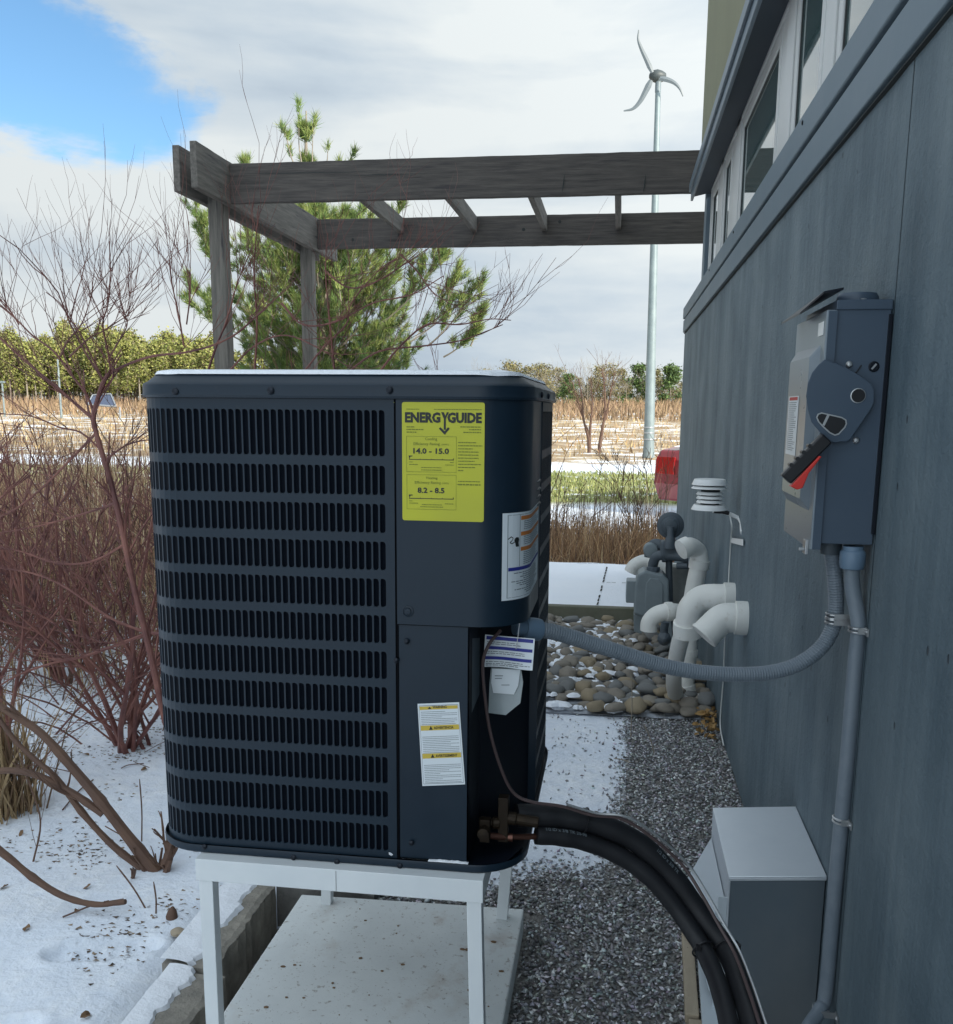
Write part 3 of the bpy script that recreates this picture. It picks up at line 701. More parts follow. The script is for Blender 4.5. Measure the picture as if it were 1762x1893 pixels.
# fins behind the openings: curved slats, the 300 that show largest are single parts
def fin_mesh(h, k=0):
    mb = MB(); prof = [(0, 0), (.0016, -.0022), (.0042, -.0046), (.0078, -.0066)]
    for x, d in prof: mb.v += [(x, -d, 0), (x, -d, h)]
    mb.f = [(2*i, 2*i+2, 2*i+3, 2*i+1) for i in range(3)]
    me = bpy.data.meshes.new('fin'); me.from_pydata(mb.v, [], mb.f); me.materials.append(navy_shade); me.polygons.foreach_set('use_smooth', [True]*3); return me
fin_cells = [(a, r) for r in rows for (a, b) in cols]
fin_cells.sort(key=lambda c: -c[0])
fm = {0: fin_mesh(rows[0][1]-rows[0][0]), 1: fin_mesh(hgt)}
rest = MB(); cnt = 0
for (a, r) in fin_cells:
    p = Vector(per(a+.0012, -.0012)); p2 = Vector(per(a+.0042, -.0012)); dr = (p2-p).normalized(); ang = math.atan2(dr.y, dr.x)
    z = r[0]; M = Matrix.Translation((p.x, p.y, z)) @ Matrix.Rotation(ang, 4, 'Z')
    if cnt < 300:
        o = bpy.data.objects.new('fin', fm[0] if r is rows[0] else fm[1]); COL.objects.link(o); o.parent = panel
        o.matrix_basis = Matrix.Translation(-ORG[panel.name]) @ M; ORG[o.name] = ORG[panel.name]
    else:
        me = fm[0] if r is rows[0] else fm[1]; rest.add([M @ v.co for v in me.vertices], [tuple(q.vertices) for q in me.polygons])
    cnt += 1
rest.build('fin', navy_shade, panel, kind='stuff', smooth=True)
# coil mass inside
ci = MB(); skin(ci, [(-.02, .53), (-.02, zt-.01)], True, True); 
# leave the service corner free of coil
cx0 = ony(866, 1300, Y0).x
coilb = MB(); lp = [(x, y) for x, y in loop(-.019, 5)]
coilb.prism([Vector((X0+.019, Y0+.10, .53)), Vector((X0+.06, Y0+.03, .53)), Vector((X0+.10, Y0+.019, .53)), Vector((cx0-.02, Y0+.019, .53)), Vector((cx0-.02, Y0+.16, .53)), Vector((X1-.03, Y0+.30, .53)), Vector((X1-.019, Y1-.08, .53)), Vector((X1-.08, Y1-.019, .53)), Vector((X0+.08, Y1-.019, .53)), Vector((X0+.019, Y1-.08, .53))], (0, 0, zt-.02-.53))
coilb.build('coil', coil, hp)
# rear and left outer skin (not seen from here): plain louvred-coloured sheet set back
bk = MB(); s_a = cols[0][0]-.02; 
n_ = 14; sA = Lf+La+Ls
bkpts = [per(s_a-(i*.05)) for i in range(0, 12)]
left_pts = [(X0, y) for y in np.linspace(per(s_a)[1], Y1-RR, 6)]+[(X0+RR-RR*math.cos(a), Y1-RR+RR*math.sin(a)) for a in np.linspace(.1, math.pi/2, 6)]+[(x, Y1) for x in np.linspace(X0+RR+.05, X1-RR, 6)]+[(X1-RR+RR*math.sin(a), Y1-RR+RR*math.cos(a)) for a in np.linspace(.1, 1.2, 5)]
for i in range(len(left_pts)-1):
    a, b = left_pts[i], left_pts[i+1]; bk.add([(*a, zpt), (*b, zpt), (*b, zt-.009), (*a, zt-.009)], [(3, 2, 1, 0)])
bk.build('rear_panel', navy, hp, smooth=True)
# control box cover: flat right part wrapping round the corner
s_c1 = Lf+La+(1.800-(Y0+RR))
zc0 = ony(800, 1156, Y0).z
def sheet(name, s0, s1, z0, z1, d=0.0, th=.0015, m=navy, parent=hp, n=26, z0f=None, bevel=.0008):
    mb = MB(); vs = []; 
    ss = sorted(set([s0+(s1-s0)*i/n for i in range(n+1)]+([Lf] if s0 < Lf < s1 else [])))
    k = len(ss)
    for s in ss:
        zz = z0 if z0f is None else z0f(s)
        vs += [(*per(s, d), zz), (*per(s, d), z1), (*per(s, d-th), z1), (*per(s, d-th), zz)]
    fs = []
    for i in range(k-1):
        a = i*4; b = a+4
        fs += [(a, b, b+1, a+1), (a+1, b+1, b+2, a+2), (a+2, b+2, b+3, a+3), (a+3, b+3, b, a)]
    fs += [(0, 1, 2, 3), (4*(k-1)+3, 4*(k-1)+2, 4*(k-1)+1, 4*(k-1))]
    mb.add(vs, fs); return mb.build(name, m, parent, smooth=True)
sheet('control_cover', sseam+.0035, s_c1, zc0, zt-.0085, d=.0012, th=.003)
MB().add([(*per(sseam+.0002, -.003), zpt), (*per(sseam+.005, -.003), zpt), (*per(sseam+.005, -.003), zt-.01), (*per(sseam+.0002, -.003), zt-.01)], [(0, 1, 2, 3)]).build('seam_backing', coil, hp)
# embossed grip ribs on the cover's edge
for zc in (ony(985, 893, 1.72).z, ony(985, 908, 1.72).z, ony(985, 922, 1.72).z, ony(985, 936, 1.72).z):
    mb = MB(); pts = []
    for i in range(7): s = s_c1-.008-i*.012; pts.append(Vector((*per(s, .0012), zc+.001)))
    mb.tube(pts, [.0012, .003, .0035, .0035, .003, .002, .0008], 8); mb.build('grip_rib', navy, hp, smooth=True)
# lower service panel
s_l1 = cx0-(X0+RR)
sheet('service_panel', sseam+.0035, s_l1, zpan+.001, zc0-.002, d=-.003, th=.002, n=2)
MB().box(cx0-.002, cx0, Y0+.003, Y0+.14, zpan, zc0+.02).build('recess_side', navy_shade, hp)
MB().prism([Vector((cx0, Y0+.139, zpan)), Vector((X1-.012, 1.797, zpan)), Vector((X1-.012, 1.800, zpan)), Vector((cx0, Y0+.142, zpan))], (0, 0, zc0+.02-zpan)).build('recess_back', navy_shade, hp)
MB().prism([Vector((cx0, Y0+.010, zc0+.012)), Vector((X1-RR, Y0+.010, zc0+.012)), Vector((X1-.03, Y0+.03, zc0+.012)), Vector((X1-.004, Y0+.09, zc0+.012)), Vector((X1-.004, 1.797, zc0+.012)), Vector((cx0, Y0+.14, zc0+.012))], (0, 0, .002)).build('control_box_floor', navy_shade, hp)
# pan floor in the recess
MB().prism([Vector((cx0, Y0+.004, zpan-.008)), Vector((X1-RR, Y0+.004, zpan-.008)), Vector((X1-.025, Y0+.03, zpan-.008)), Vector((X1-.004, Y0+.09, zpan-.008)), Vector((X1-.004, 1.795, zpan-.008)), Vector((cx0, Y0+.138, zpan-.008))], (0, 0, .002)).build('pan_floor', navy_shade, hp)
# right side: edge flange and louvred side with wide openings
s_r0 = s_c1; s_r1 = Lf+La+Ls+La*.62
MB().add([(*per(s_r0, .003), zpan), (*per(s_r0+.0022, .003), zpan), (*per(s_r0+.0022, .003), zt-.009), (*per(s_r0, .003), zt-.009), (*per(s_r0, -.012), zpan), (*per(s_r0, -.012), zt-.009), (*per(s_r0+.0022, -.012), zpan), (*per(s_r0+.0022, -.012), zt-.009)],
         [(0, 1, 2, 3), (4, 0, 3, 5), (1, 6, 7, 2)]).build('side_flange', navy, hp)
side_cols = []; s = s_r0+.014
while s+pitch < s_r1-.01: side_cols.append((s, s+pitch)); s += pitch
side = holed('side_louver_panel', side_cols, rows, s_r0+.003, s_r1, zpt-.001, zt-.0085, .0012, .0012, .001, .001, corner=.003)
# screws
def screw(px, py, Y=None, s=None, z=None, r=.0052, d=.006):
    if s is None: p = ony(px, py, Y0); s = p.x-(X0+RR); z = p.z
    a = Vector(per(s, 0)); b = Vector(per(s, 1)); n = (b-a).normalized(); c = Vector((*per(s, d), z))
    MB().lathe(c, (n.x, n.y, 0), [(r, -.001), (r*1.15, .0005), (r*1.1, .0018), (r*.6, .0032), (.0001, .0036)], 12).build('screw', screwm, hp, smooth=True)
for px, py in ((327, 724), (503, 722), (722, 721)): screw(px, py, d=.006)
for px, py in ((381, 1562), (545, 1582), (625, 1590), (741, 1597)): screw(px, py, d=.0065, r=.0045)
for px, py in ((752, 1186), (733, 1221), (761, 1558)): screw(px, py, d=.0005, r=.0042)
for sv in (Lf+La+.11, Lf+La+.27): screw(0, 0, s=sv, z=zt+.003, d=.006)
# round boss on the cover
c = ony(753, 1130, Y0-.001)
MB().lathe((c.x+.001, Y0-.001, c.z), (0, -1, 0), [(.010, 0), (.0098, .0015), (.0082, .0018), (.0078, .0006), (.006, .0008), (.0052, .0026), (.0001, .0030)], 20).build('knockout_boss', navy, hp, smooth=True)
# snow caught on the pan ledge and in the last opening
ms = MB(); ya = Y0-.006
ms.grid(lambda u, v: (lambda x: (x, ya+.010*v, zpan+.0005+(.003+.002*fnoise(x*130, 1, 1))*math.sin(math.pi*min(1, max(0, u)))**.3*math.sin(math.pi*v*.9+.2)))(ony(792, 1588, Y0).x+(ony(866, 1588, Y0).x-ony(792, 1588, Y0).x)*u), 40, 4)
ms.build('snow_ledge', snow, hp, smooth=True)
c = ony(722, 1577, Y0)
MB().lathe((c.x, Y0+.004, c.z-.003), (.5, 0, 1), [(.0001, -.004), (.005, -.001), (.006, .002), (.0001, .006)], 10).build('snow_bit', snow, hp, smooth=True)

# ---- labels on the unit (flat stickers with print)
def sticker(name, fn, u0, u1, v0, v1, m, n=1):
    mb = MB(); k = max(1, n)
    for i in range(k):
        a, b = u0+(u1-u0)*i/k, u0+(u1-u0)*(i+1)/k; mb.add([fn(a, v0, 0), fn(b, v0, 0), fn(b, v1, 0), fn(a, v1, 0)], [(0, 1, 2, 3)])
    return mb.build(name, m, hp)
# energy label
def pl(px, py, Y): return ony(px, py, Y)
tl = ony(743, 743, Y0-.0014); tr = ony(896.5, 743, Y0-.0014); blp = ony(745, 961.5, Y0-.0014)
EW = tr.x-tl.x; EH = tl.z-blp.z; ex0 = tl.x; ez0 = tl.z-EH
def ef(u, v, k=1): return (ex0+u*EW, Y0-.0016-.00025*k, ez0+v*EH)
mb = MB(); cpts = []
for cx, cz, a0 in ((.0, 0, 180), (1, 0, 270), (1, 1, 0), (0, 1, 90)):
    rc = .0035
    for k in range(4):
        an = R_(a0+30*k); cpts.append(Vector((ex0+cx*EW+(rc if cx == 0 else -rc)+rc*math.cos(an), Y0-.0016, ez0+cz*EH+(rc if cz == 0 else -rc)+rc*math.sin(an))))
mb.prism(cpts, (0, .0003, 0)); EL = mb.build('energy_label', yellow, hp)
K = 1/1225.0     # pixels of the enlarged label view to label widths; its frame is 1225 x 1710
def E2(x, y): return (x-100)/1222, 1-(y-110)/1712
pr = MB(); rn = random.Random(2)
def etext(body, x0, x1, y0, y1, bold=0, mbt=None):
    """fit a line of text between label pixels x0..x1, baseline y1, cap height y1-y0"""
    tmp = MB(); text_into(tmp, body, 1.0, lambda u, v: (u, v, 0), 'LEFT', bold)
    xs = [p[0] for p in tmp.v]; ys = [p[1] for p in tmp.v]; mnx, mxx = min(xs), max(xs); mxy = max(ys); mny = min(0, min(ys))*0
    vs = []
    for p in tmp.v:
        U = x0+(p[0]-mnx)/(mxx-mnx)*(x1-x0); Vv = y1-(p[1]-mny)/(mxy-mny)*(y1-y0); u, v = E2(U, Vv); vs.append(ef(u, v, 2))
    (mbt or pr).add(vs, tmp.f)
etext('ENERG', 145, 672, 252, 392, .05); etext('GUIDE', 775, 1280, 252, 392, .05)
def er(x0, x1, y0, y1, mbt=None):
    a = E2(x0, y1); b = E2(x1, y0); rect_into(mbt or pr, lambda u, v: ef(u, v, 2), a[0], b[0], a[1], b[1])
def epoly(pts): pr.add([ef(*E2(x, y), 2) for x, y in pts], [tuple(range(len(pts)))[::-1]])
epoly([(682, 250), (722, 250), (745, 300), (768, 250), (800, 250), (752, 345), (752, 500), (722, 500), (722, 345)])
epoly([(650, 485), (672, 462), (735, 520), (735, 570)]); epoly([(735, 520), (785, 462), (808, 485), (735, 570)])
etext('14.0 - 15.0', 268, 800, 765, 842, .032); etext('8.2 - 8.5', 330, 735, 1335, 1412, .032)
pry = MB()
etext('Cooling', 445, 625, 612, 650, .005, pry); etext('Efficiency Rating', 272, 662, 684, 722, .005, pry); etext('(SEER2)', 690, 800, 700, 720, .003, pry)
etext('Heating', 460, 630, 1175, 1210, .005, pry); etext('Efficiency Rating', 290, 680, 1243, 1280, .005, pry); etext('(HSPF2)', 698, 800, 1258, 1278, .003, pry)
for (bx, by, bx2, by2) in ((165, 595, 910, 1110), (168, 1148, 910, 1655)):
    er(bx, bx2, by, by+4, pry); er(bx, bx2, by2-4, by2, pry); er(bx, bx+4, by, by2, pry); er(bx2-4, bx2, by, by2, pry)
for yy in (930, 1497):
    er(205, 872, yy-5, yy+5); er(205, 214, yy-35, yy+5); er(863, 872, yy-25, yy+5); er(198, 255, yy-55, yy-42); er(203, 222, yy-42, yy-28)
    for xx in (370, 536, 703): er(xx-3, xx+3, yy-15, yy)
def ebars(x0, x1, y, h, mbt=None):
    a = E2(x0, y); b = E2(x1, y); bars_into(mbt or pry, lambda u, v: ef(u, v, 2), a[0], b[0], a[1], h/1712, rn)
for y, x1 in ((470, 295), (507, 420), (545, 315)): ebars(168, x1, y, 14)
for y, x0 in ((463, 965), (500, 1095), (540, 1010)): ebars(x0, 1270, y, 14)
ebars(575, 1280, 216, 10); ebars(168, 360, 216, 10)
for i, x1 in enumerate((1200, 1290, 1150, 1240, 1235, 1245, 1180, 1270, 1190, 1020)): ebars(935, x1, 685+i*44.5, 13)
ebars(935, 1270, 1243, 12); ebars(930, 1275, 1292, 18)
for y, a, b in ((972, 205, 260), (972, 815, 868), (1008, 205, 335), (1008, 745, 868), (1050, 385, 695), (1085, 385, 695), (1540, 205, 250), (1572, 205, 335), (1572, 740, 868), (1590, 395, 700), (1622, 370, 715)): ebars(a, b, y, 10)
pr.build('print', ink, EL, kind='stuff'); pry.build('small_print', ink_y, EL, kind='stuff')

# warning label low on the service panel (slightly tilted)
wl = [ony(x, y, Y0+.0025) for x, y in ((781, 1453), (860, 1450), (849, 1298), (772, 1301))]
def wf(u, v, k=1):
    a = wl[0].lerp(wl[1], u); b = wl[3].lerp(wl[2], u); p = a.lerp(b, v); return (p.x, Y0+.0025-.0003*k, p.z)
mb = MB().add([wf(0, 0), wf(1, 0), wf(1, 1), wf(0, 1)], [(0, 1, 2, 3)]); WL = mb.build('warning_label', paper, hp)
a_ = MB(); g_ = MB(); k_ = MB(); f2 = lambda u, v: wf(u, v, 2); f3 = lambda u, v: wf(u, v, 3)
for v0, v1, txt in ((.925, .965, 'WARNING'), (.675, .735, 'ADVERTENCIA'), (.335, .395, 'AVERTISSEMENT')):
    a_ = MB(); k_ = MB()
    rect_into(a_, f2, .045, .955, v0, v1)
    text_into(k_, txt, .045, lambda u, v: wf(.36+u*1.55, v0+.014+v*.95, 3), 'LEFT', .0012)
    k_.add([wf(.24, v0+.008, 3), wf(.33, v0+.008, 3), wf(.285, v1-.006, 3)], [(0, 1, 2)])
    a_.build('amber_band', amber, WL); k_.build('print', ink, WL)
for v in np.arange(.035, .92, .0215):
    if any(v0-.022 < v < v1+.004 for v0, v1 in ((.925, .965), (.675, .735), (.335, .395), (.06, .0), (.625, .64), (.275, .29))): continue
    bars_into(g_, f2, .07, .93 if rn.random() < .7 else rn.uniform(.4, .9), float(v), .006, rn)
for (u0, u1, v0, v1) in ((.03, .97, .022, .027), (.03, .97, .972, .977), (.03, .036, .022, .977), (.964, .97, .022, .977)): rect_into(g_, f2, u0, u1, v0, v1)
g_.build('small_print', ink_grey, WL, kind='stuff')

# electrical warning label wrapped on the corner: arc position measured from the sight lines at its edges
def s_at(px, py, d=.0014):
    best = None
    for i in range(1200):
        s = Lf*.6+i*.0004; x, y = per(s, d); r_ = ray(px, py); t = r_.x/r_.y
        e_ = abs(x/y-t)
        if s < Lf+La*.5+.25 and (best is None or e_ < best[0]): best = (e_, s)
        if best and e_ > best[0]+.02: break
    return best[1]
s0l = s_at(928, 1020); s1l = min(s_at(1002, 1000), s_c1-.004)
zl1 = ony(928, 949, per(s0l)[1]).z; zl0 = ony(928, 1111, per(s0l)[1]).z
def cf(u, v, k=1): s = s0l+(s1l-s0l)*u; x, y = per(s, .0014+.0003*k); return (x, y, zl0+(zl1-zl0)*v)
mb = MB(); rect_into(mb, lambda u, v: cf(u, v, 1), 0, 1, 0, 1, 24); CL = mb.build('hazard_label', paper, hp, smooth=True)
a_ = MB(); g_ = MB(); k_ = MB(); b_ = MB(); c2_ = lambda u, v: cf(u, v, 2)
for v0 in (.955, .775, .60):
    a_ = MB(); rect_into(a_, c2_, .165, .97, v0-.045, v0, 14); a_.build('orange_band', orange, CL)
rect_into(b_, c2_, .05, .97, .335, .375, 18)
for v in list(np.arange(.80, .895, .022))+list(np.arange(.625, .715, .022))+list(np.arange(.40, .545, .022)): bars_into(g_, c2_, .20, rn.uniform(.7, .95), float(v), .008, rn)
for v in np.arange(.06, .31, .024): bars_into(g_, c2_, rn.uniform(.06, .3), rn.uniform(.65, .93), float(v), .010, rn)
for (u0, u1, v0, v1) in ((.04, .97, .972, .976), (.04, .045, .03, .976), (.152, .157, .38, .976), (.04, .97, .026, .030)): rect_into(g_, c2_, u0, u1, v0, v1, 14)
for ln in ([(.07, .70), (.12, .73), (.15, .71), (.13, .685), (.10, .665), (.13, .65), (.17, .665)],):
    for i in range(len(ln)-1):
        (a, b), (c, d) = ln[i], ln[i+1]; k_.add([cf(a*.6, b-.006, 2), cf(c*.6, d-.006, 2), cf(c*.6, d+.006, 2), cf(a*.6, b+.006, 2)], [(0, 1, 2, 3)])
k_.build('shock_mark', ink, CL); k_ = MB()
hand = [(.18, .655), (.165, .68), (.17, .705), (.20, .72), (.235, .715), (.245, .69), (.235, .655), (.245, .61), (.19, .61)]
k_.add([cf(a*.6, b, 2) for a, b in hand], [tuple(range(len(hand)))[::-1]])
b_.build('blue_band', blue, CL); g_.build('small_print', ink_grey, CL, kind='stuff'); k_.build('hand_mark', ink, CL)
# nameplate on the side wall of the recess
xs_ = cx0+.0006
npb = [(xs_, y, z) for y, z in ((Y0+.035, ony(866, 1318, Y0+.035).z), (Y0+.125, ony(881, 1285, Y0+.12).z), (Y0+.125, ony(881, 1180, Y0+.12).z), (Y0+.035, ony(866, 1180, Y0+.035).z))]
NP = MB().add(npb, [(0, 1, 2, 3)]).build('nameplate', alu_dull, hp)

# service valves and copper stubs
vt = MB()
def px3(px, py, Y): return ony(px, py, Y)
v1 = px3(930, 1500, 1.60); v2 = px3(898, 1525, 1.58)
VB = MB(); VB.box(v1.x-.008, v1.x+.010, 1.592, 1.612, px3(0, 1497, 1.6).z*0+v1.z-.055, v1.z+.028); VB.lathe((v1.x-.006, 1.60, v1.z-.022), (-1, -.2, 0), [(.011, 0), (.011, .012), (.008, .013), (.008, .028), (.0105, .029), (.0105, .036), (.0001, .037)], 12)
VB.lathe((v1.x+.008, 1.602, v1.z-.012), (1, .05, -.12), [(.012, 0), (.012, .015), (.010, .016), (.010, .055)], 14)
VB.build('suction_valve', brass, hp, bevel=.0015)
VC = MB(); VC.box(v2.x-.010, v2.x+.008, 1.572, 1.590, v2.z-.030, v2.z+.012); VC.lathe((v2.x-.001, 1.572, v2.z-.006), (0, -1, 0), [(.009, 0), (.009, .010), (.011, .011), (.011, .020), (.0001, .021)], 10)
VC.build('liquid_valve', brass, hp, bevel=.0015)
p0 = px3(905, 1545, 1.585); p1 = px3(940, 1548, 1.60); p2 = px3(1000, 1546, 1.63)
MB().tube([p0, p1], .0062, 10).tube([p1+Vector((-.008, 0, 0)), p1+Vector((.008, 0, 0))], .0078, 10).tube([p1, p2], .0055, 10).build('copper_stub', copper, hp, smooth=True)

# ================================================================== STAND
st = thing('equipment_stand', (-.47, 1.87, .05), 'white painted metal stand with square legs under the heat pump', 'stand')
SY0, SY1 = 1.500, 2.235; SX0 = ony(361, 1600, SY0).x; SX1 = ony(893, 1640, SY0).x; SZ1 = .5175; SZ0 = .4765
bar = .028
MB().box(SX0, SX1, SY0, SY0+bar, SZ0, SZ1).build('front_rail', white_metal, st, bevel=.0012)
MB().box(SX0, SX1, SY1-bar, SY1, SZ0, SZ1).build('back_rail', white_metal, st, bevel=.0012)
for x in (SX0, SX1-bar): MB().box(x, x+bar, SY0+bar+.0005, SY1-bar-.0005, SZ0, SZ1-.0004).build('side_rail', white_metal, st, bevel=.0012)
def leg(x0, x1, y0, y1, dxb=0.0, dyb=0.0):
    mb = MB(); mb.box(x0, x1, y0, y1, .05, SZ0-.0003)
    for i in range(4): a = mb.v[i]; mb.v[i] = (a[0]+dxb, a[1]+dyb, a[2])
    mb.build('leg', white_metal, st, bevel=.0012)
lw = .0255
leg(SX0+.004, SX0+.004+lw, SY0+.003, SY0+.003+lw); leg(SX1-.003-lw, SX1-.003, SY0+.003, SY0+.003+lw, .012)
leg(SX0+.012, SX0+.012+lw, SY1-.03, SY1-.03+lw, -.012)
xb = ony(939, 1600, 2.22).x
leg(SX1-.003-lw*1.1, SX1-.003, SY1-.03, SY1-.03+lw, (onz(940, 1689, .05).x)-(SX1-.003))
# weld seam marks on the front rail
MB().box(ony(620, 1600, SY0).x, ony(620, 1600, SY0).x+.0012, SY0-.0006, SY0+.001, SZ0+.001, SZ1-.002).build('weld_seam', galv, st)

# ================================================================== CONDUIT WHIP (disconnect to heat pump)
def corrugated(path, r, pitch_=.0052, amp=.045, seg=18):
    tot = 0; cum = [0]
    for a, b in zip(path, path[1:]): tot += (b-a).length; cum.append(tot)
    n = int(tot/pitch_*3); P = []; j = 0
    for i in range(n+1):
        d = tot*i/n
        while j < len(cum)-2 and cum[j+1] < d: j += 1
        t = (d-cum[j])/max(1e-9, cum[j+1]-cum[j]); P.append(path[j].lerp(path[j+1], t))
    return P, [r*(1+amp*math.cos(2*math.pi*i/3)) for i in range(n+1)]
whip = thing('flexible_conduit', onx(1460, 1230, .40), 'grey flexible conduit sagging from the heat pump to the wall box', 'conduit')
wpts = [px3(985, 1163, 1.665), px3(1030, 1170, 1.69), px3(1130, 1201, 1.745), px3(1250, 1236, 1.80), px3(1370, 1247, 1.835), px3(1455, 1236, 1.85), px3(1512, 1203, 1.855), px3(1540, 1160, 1.86), px3(1546, 1115, 1.858), px3(1543, 1060, 1.852), px3(1536, 1008, 1.85)]
P, Rr = corrugated(smooth_path(wpts, 14), .0142)
MB().tube(P, Rr, 18).build('conduit_body', condm, whip, smooth=False)
a, b = P[0], (P[6]-P[0]).normalized()
MB().lathe(a-b*.006, tuple(b), [(.014, -.030), (.0145, -.012), (.0195, -.012), (.0205, -.008), (.0205, .014), (.0195, .020), (.0165, .022)], 20).build('connector_nut', condnut, whip, smooth=True)
e_ = P[-1]; MB().lathe((e_.x, e_.y, e_.z), (0, 0, 1), [(.0175, -.016), (.019, -.010), (.020, .004), (.0195, .010), (.013, .011), (.013, .020)], 14).build('top_connector', meterdark, whip, smooth=True)

# vertical conduit down the wall
vc = thing('wall_conduit', onx(1560, 1400, WX-.02), 'straight grey conduit strapped to the wall below the disconnect', 'conduit')
vpts = [px3(1575, 1040, 1.80), px3(1576, 1085, 1.803), px3(1584, 1130, 1.800), px3(1587, 1165, 1.797), px3(1581, 1230, 1.800), px3(1567, 1400, 1.800), px3(1546, 1620, 1.80), px3(1527, 1830, 1.80), px3(1515, 1868, 1.78), px3(1492, 1905, 1.73), px3(1470, 1960, 1.66)]
P2, R2 = corrugated(smooth_path(vpts, 10), .0138, amp=.010)
MB().tube(P2, R2, 18).build('conduit_body', condm, vc, smooth=True)
MB().lathe(px3(1575, 1046, 1.80), (0, 0, 1), [(.0165, -.006), (.0205, -.004), (.0225, .006), (.0225, .024), (.020, .028), (.018, .029), (.018, .036)], 22).build('connector_nut', condnut, vc, smooth=True)
def strap(px, py, Y, par, flip=1, r=.0155):
    c = px3(px, py, Y); mb = MB()
    for z in (-.0035, .0035):
        pts = [c+Vector((math.sin(a)*-(r), -math.cos(a)*(r)*1.0, z)) for a in np.linspace(-.9, math.pi+.3, 16)]
        mb.tube(pts, .0022, 6)
    mb.box(c.x-.004, WX-.001, c.y-r-.003, c.y-r-.001, c.z-.006, c.z+.006)
    mb.box(WX-.004, WX-.001, c.y-r-.018, c.y-r+.002, c.z-.007, c.z+.007)
    mb.lathe((WX-.004, c.y-r-.010, c.z), (-1, 0, 0), [(.004, 0), (.004, .002), (.0015, .0035)], 8)
    mb.build('strap', galv, par, smooth=True)
strap(1586, 1163, 1.797, vc); strap(1556, 1515, 1.80, vc); strap(1518, 1866, 1.782, vc); strap(1543, 1138, 1.858, whip, r=.0152); strap(1542, 1147, 1.858, whip, r=.0152)

# ================================================================== DISCONNECT SWITCH
BY = 1.788
bx1 = WX-.002; bf = px3(1518, 780, BY).x; bzt = px3(1600, 556, BY).z; bzb = px3(1560, 1006, BY).z
ds = thing('disconnect_switch', (WX, BY+.1, bzb), 'grey metal safety switch box with a black and red side handle', 'switch box')
bt = px3(1590, 568, BY).z
MB().box(bf+.014, bx1, BY, BY+.275, bzb, bt).build('enclosure', boxgrey, ds, bevel=.0012)
MB().box(bf+.012, bx1+.001, BY-.0035, BY+.28, bt-.004, bzt+.002).build('top_rim', boxgrey, ds, bevel=.0015)
MB().box(bx1-.004, bx1+.0015, BY-.006, BY+.20, bzb+.02, bt-.012).build('back_plate', screwm, ds)
# door with side flange; its raised panel faces away from the wall
MB().box(bf-.004, bf+.0135, BY-.004, BY+.285, bzb-.012, bt-.004).build('door', doorgrey, ds, bevel=.0022)
MB().box(bf-.0005, bf+.0136, BY-.0052, BY-.0042, bzb-.010, bt-.006).build('door_flange', boxgrey, ds)
dp = MB(); za, zc = bzb+.055, bt-.060; xo = bf-.004
ptsA = [(xo, BY+.030, za), (xo, BY+.268, za), (xo, BY+.268, zc), (xo, BY+.030, zc)]; ptsB = [(xo-.014, BY+.050, za+.020), (xo-.014, BY+.250, za+.020), (xo-.014, BY+.250, zc-.020), (xo-.014, BY+.050, zc-.020)]
dp.add(ptsA+ptsB, [(4, 7, 6, 5), (0, 4, 5, 1)[::-1], (1, 5, 6, 2)[::-1], (2, 6, 7, 3)[::-1], (3, 7, 4, 0)[::-1]]); dp.build('raised_panel', doorgrey, ds, bevel=.004, recalc=True)
hd = MB(); hd.prism([Vector((bf+.020, BY-.008, bzt+.018)), Vector((bf-.012, BY-.008, bzt+.012)), Vector((bf-.038, BY+.06, bt-.006)), Vector((bf-.038, BY+.26, bt-.006)), Vector((bf+.020, BY+.285, bzt+.016))], (0, 0, .0035)); hd.build('rain_hood', screwm, ds)
MB().box(xo-.0015, xo-.0004, BY+.012, BY+.055, bt-.045, bt-.022).build('tag_plate', whitepl, ds)
lb = MB().add([(xo-.0146, y, z) for y, z in ((BY+.235, bzb+.150), (BY+.125, bzb+.150), (BY+.125, bzb+.262), (BY+.235, bzb+.262))], [(0, 1, 2, 3)]).build('danger_label', paper, ds)
lb2 = MB(); f_ = lambda u, v: (xo-.0150, BY+.235-u*.110, bzb+.150+v*.112)
lb2.add([f_(.1, .93), f_(.9, .93), f_(.9, .985), f_(.1, .985)], [(0, 1, 2, 3)]); lb2.build('red_band', redp, lb)
lb3 = MB()
for v in np.arange(.08, .90, .035): bars_into(lb3, f_, .1, rn.uniform(.6, .9), float(v), .011, rn)
lb3.build('small_print', ink_grey, lb)
# hasp at the foot of the door
MB().box(bf-.010, bf-.004, BY+.01, BY+.035, bzb-.022, bzb+.004).box(bf-.020, bf-.010, BY+.014, BY+.018, bzb-.016, bzb-.010).build('hasp', galv, ds, bevel=.001)
# hub on top
hc = Vector((bf+.062, BY+.075, bzt+.003)); MB().lathe(tuple(hc), (0, 0, 1), [(.036, 0), (.036, .010), (.032, .017), (.012, .019), (.0001, .019)], 28).build('top_hub', boxgrey, ds, smooth=True)
MB().lathe((hc.x, BY+.030, bzt+.002), (0, -.3, 1), [(.005, 0), (.005, .005), (.0001, .006)], 8).build('hub_screw', galv, ds)
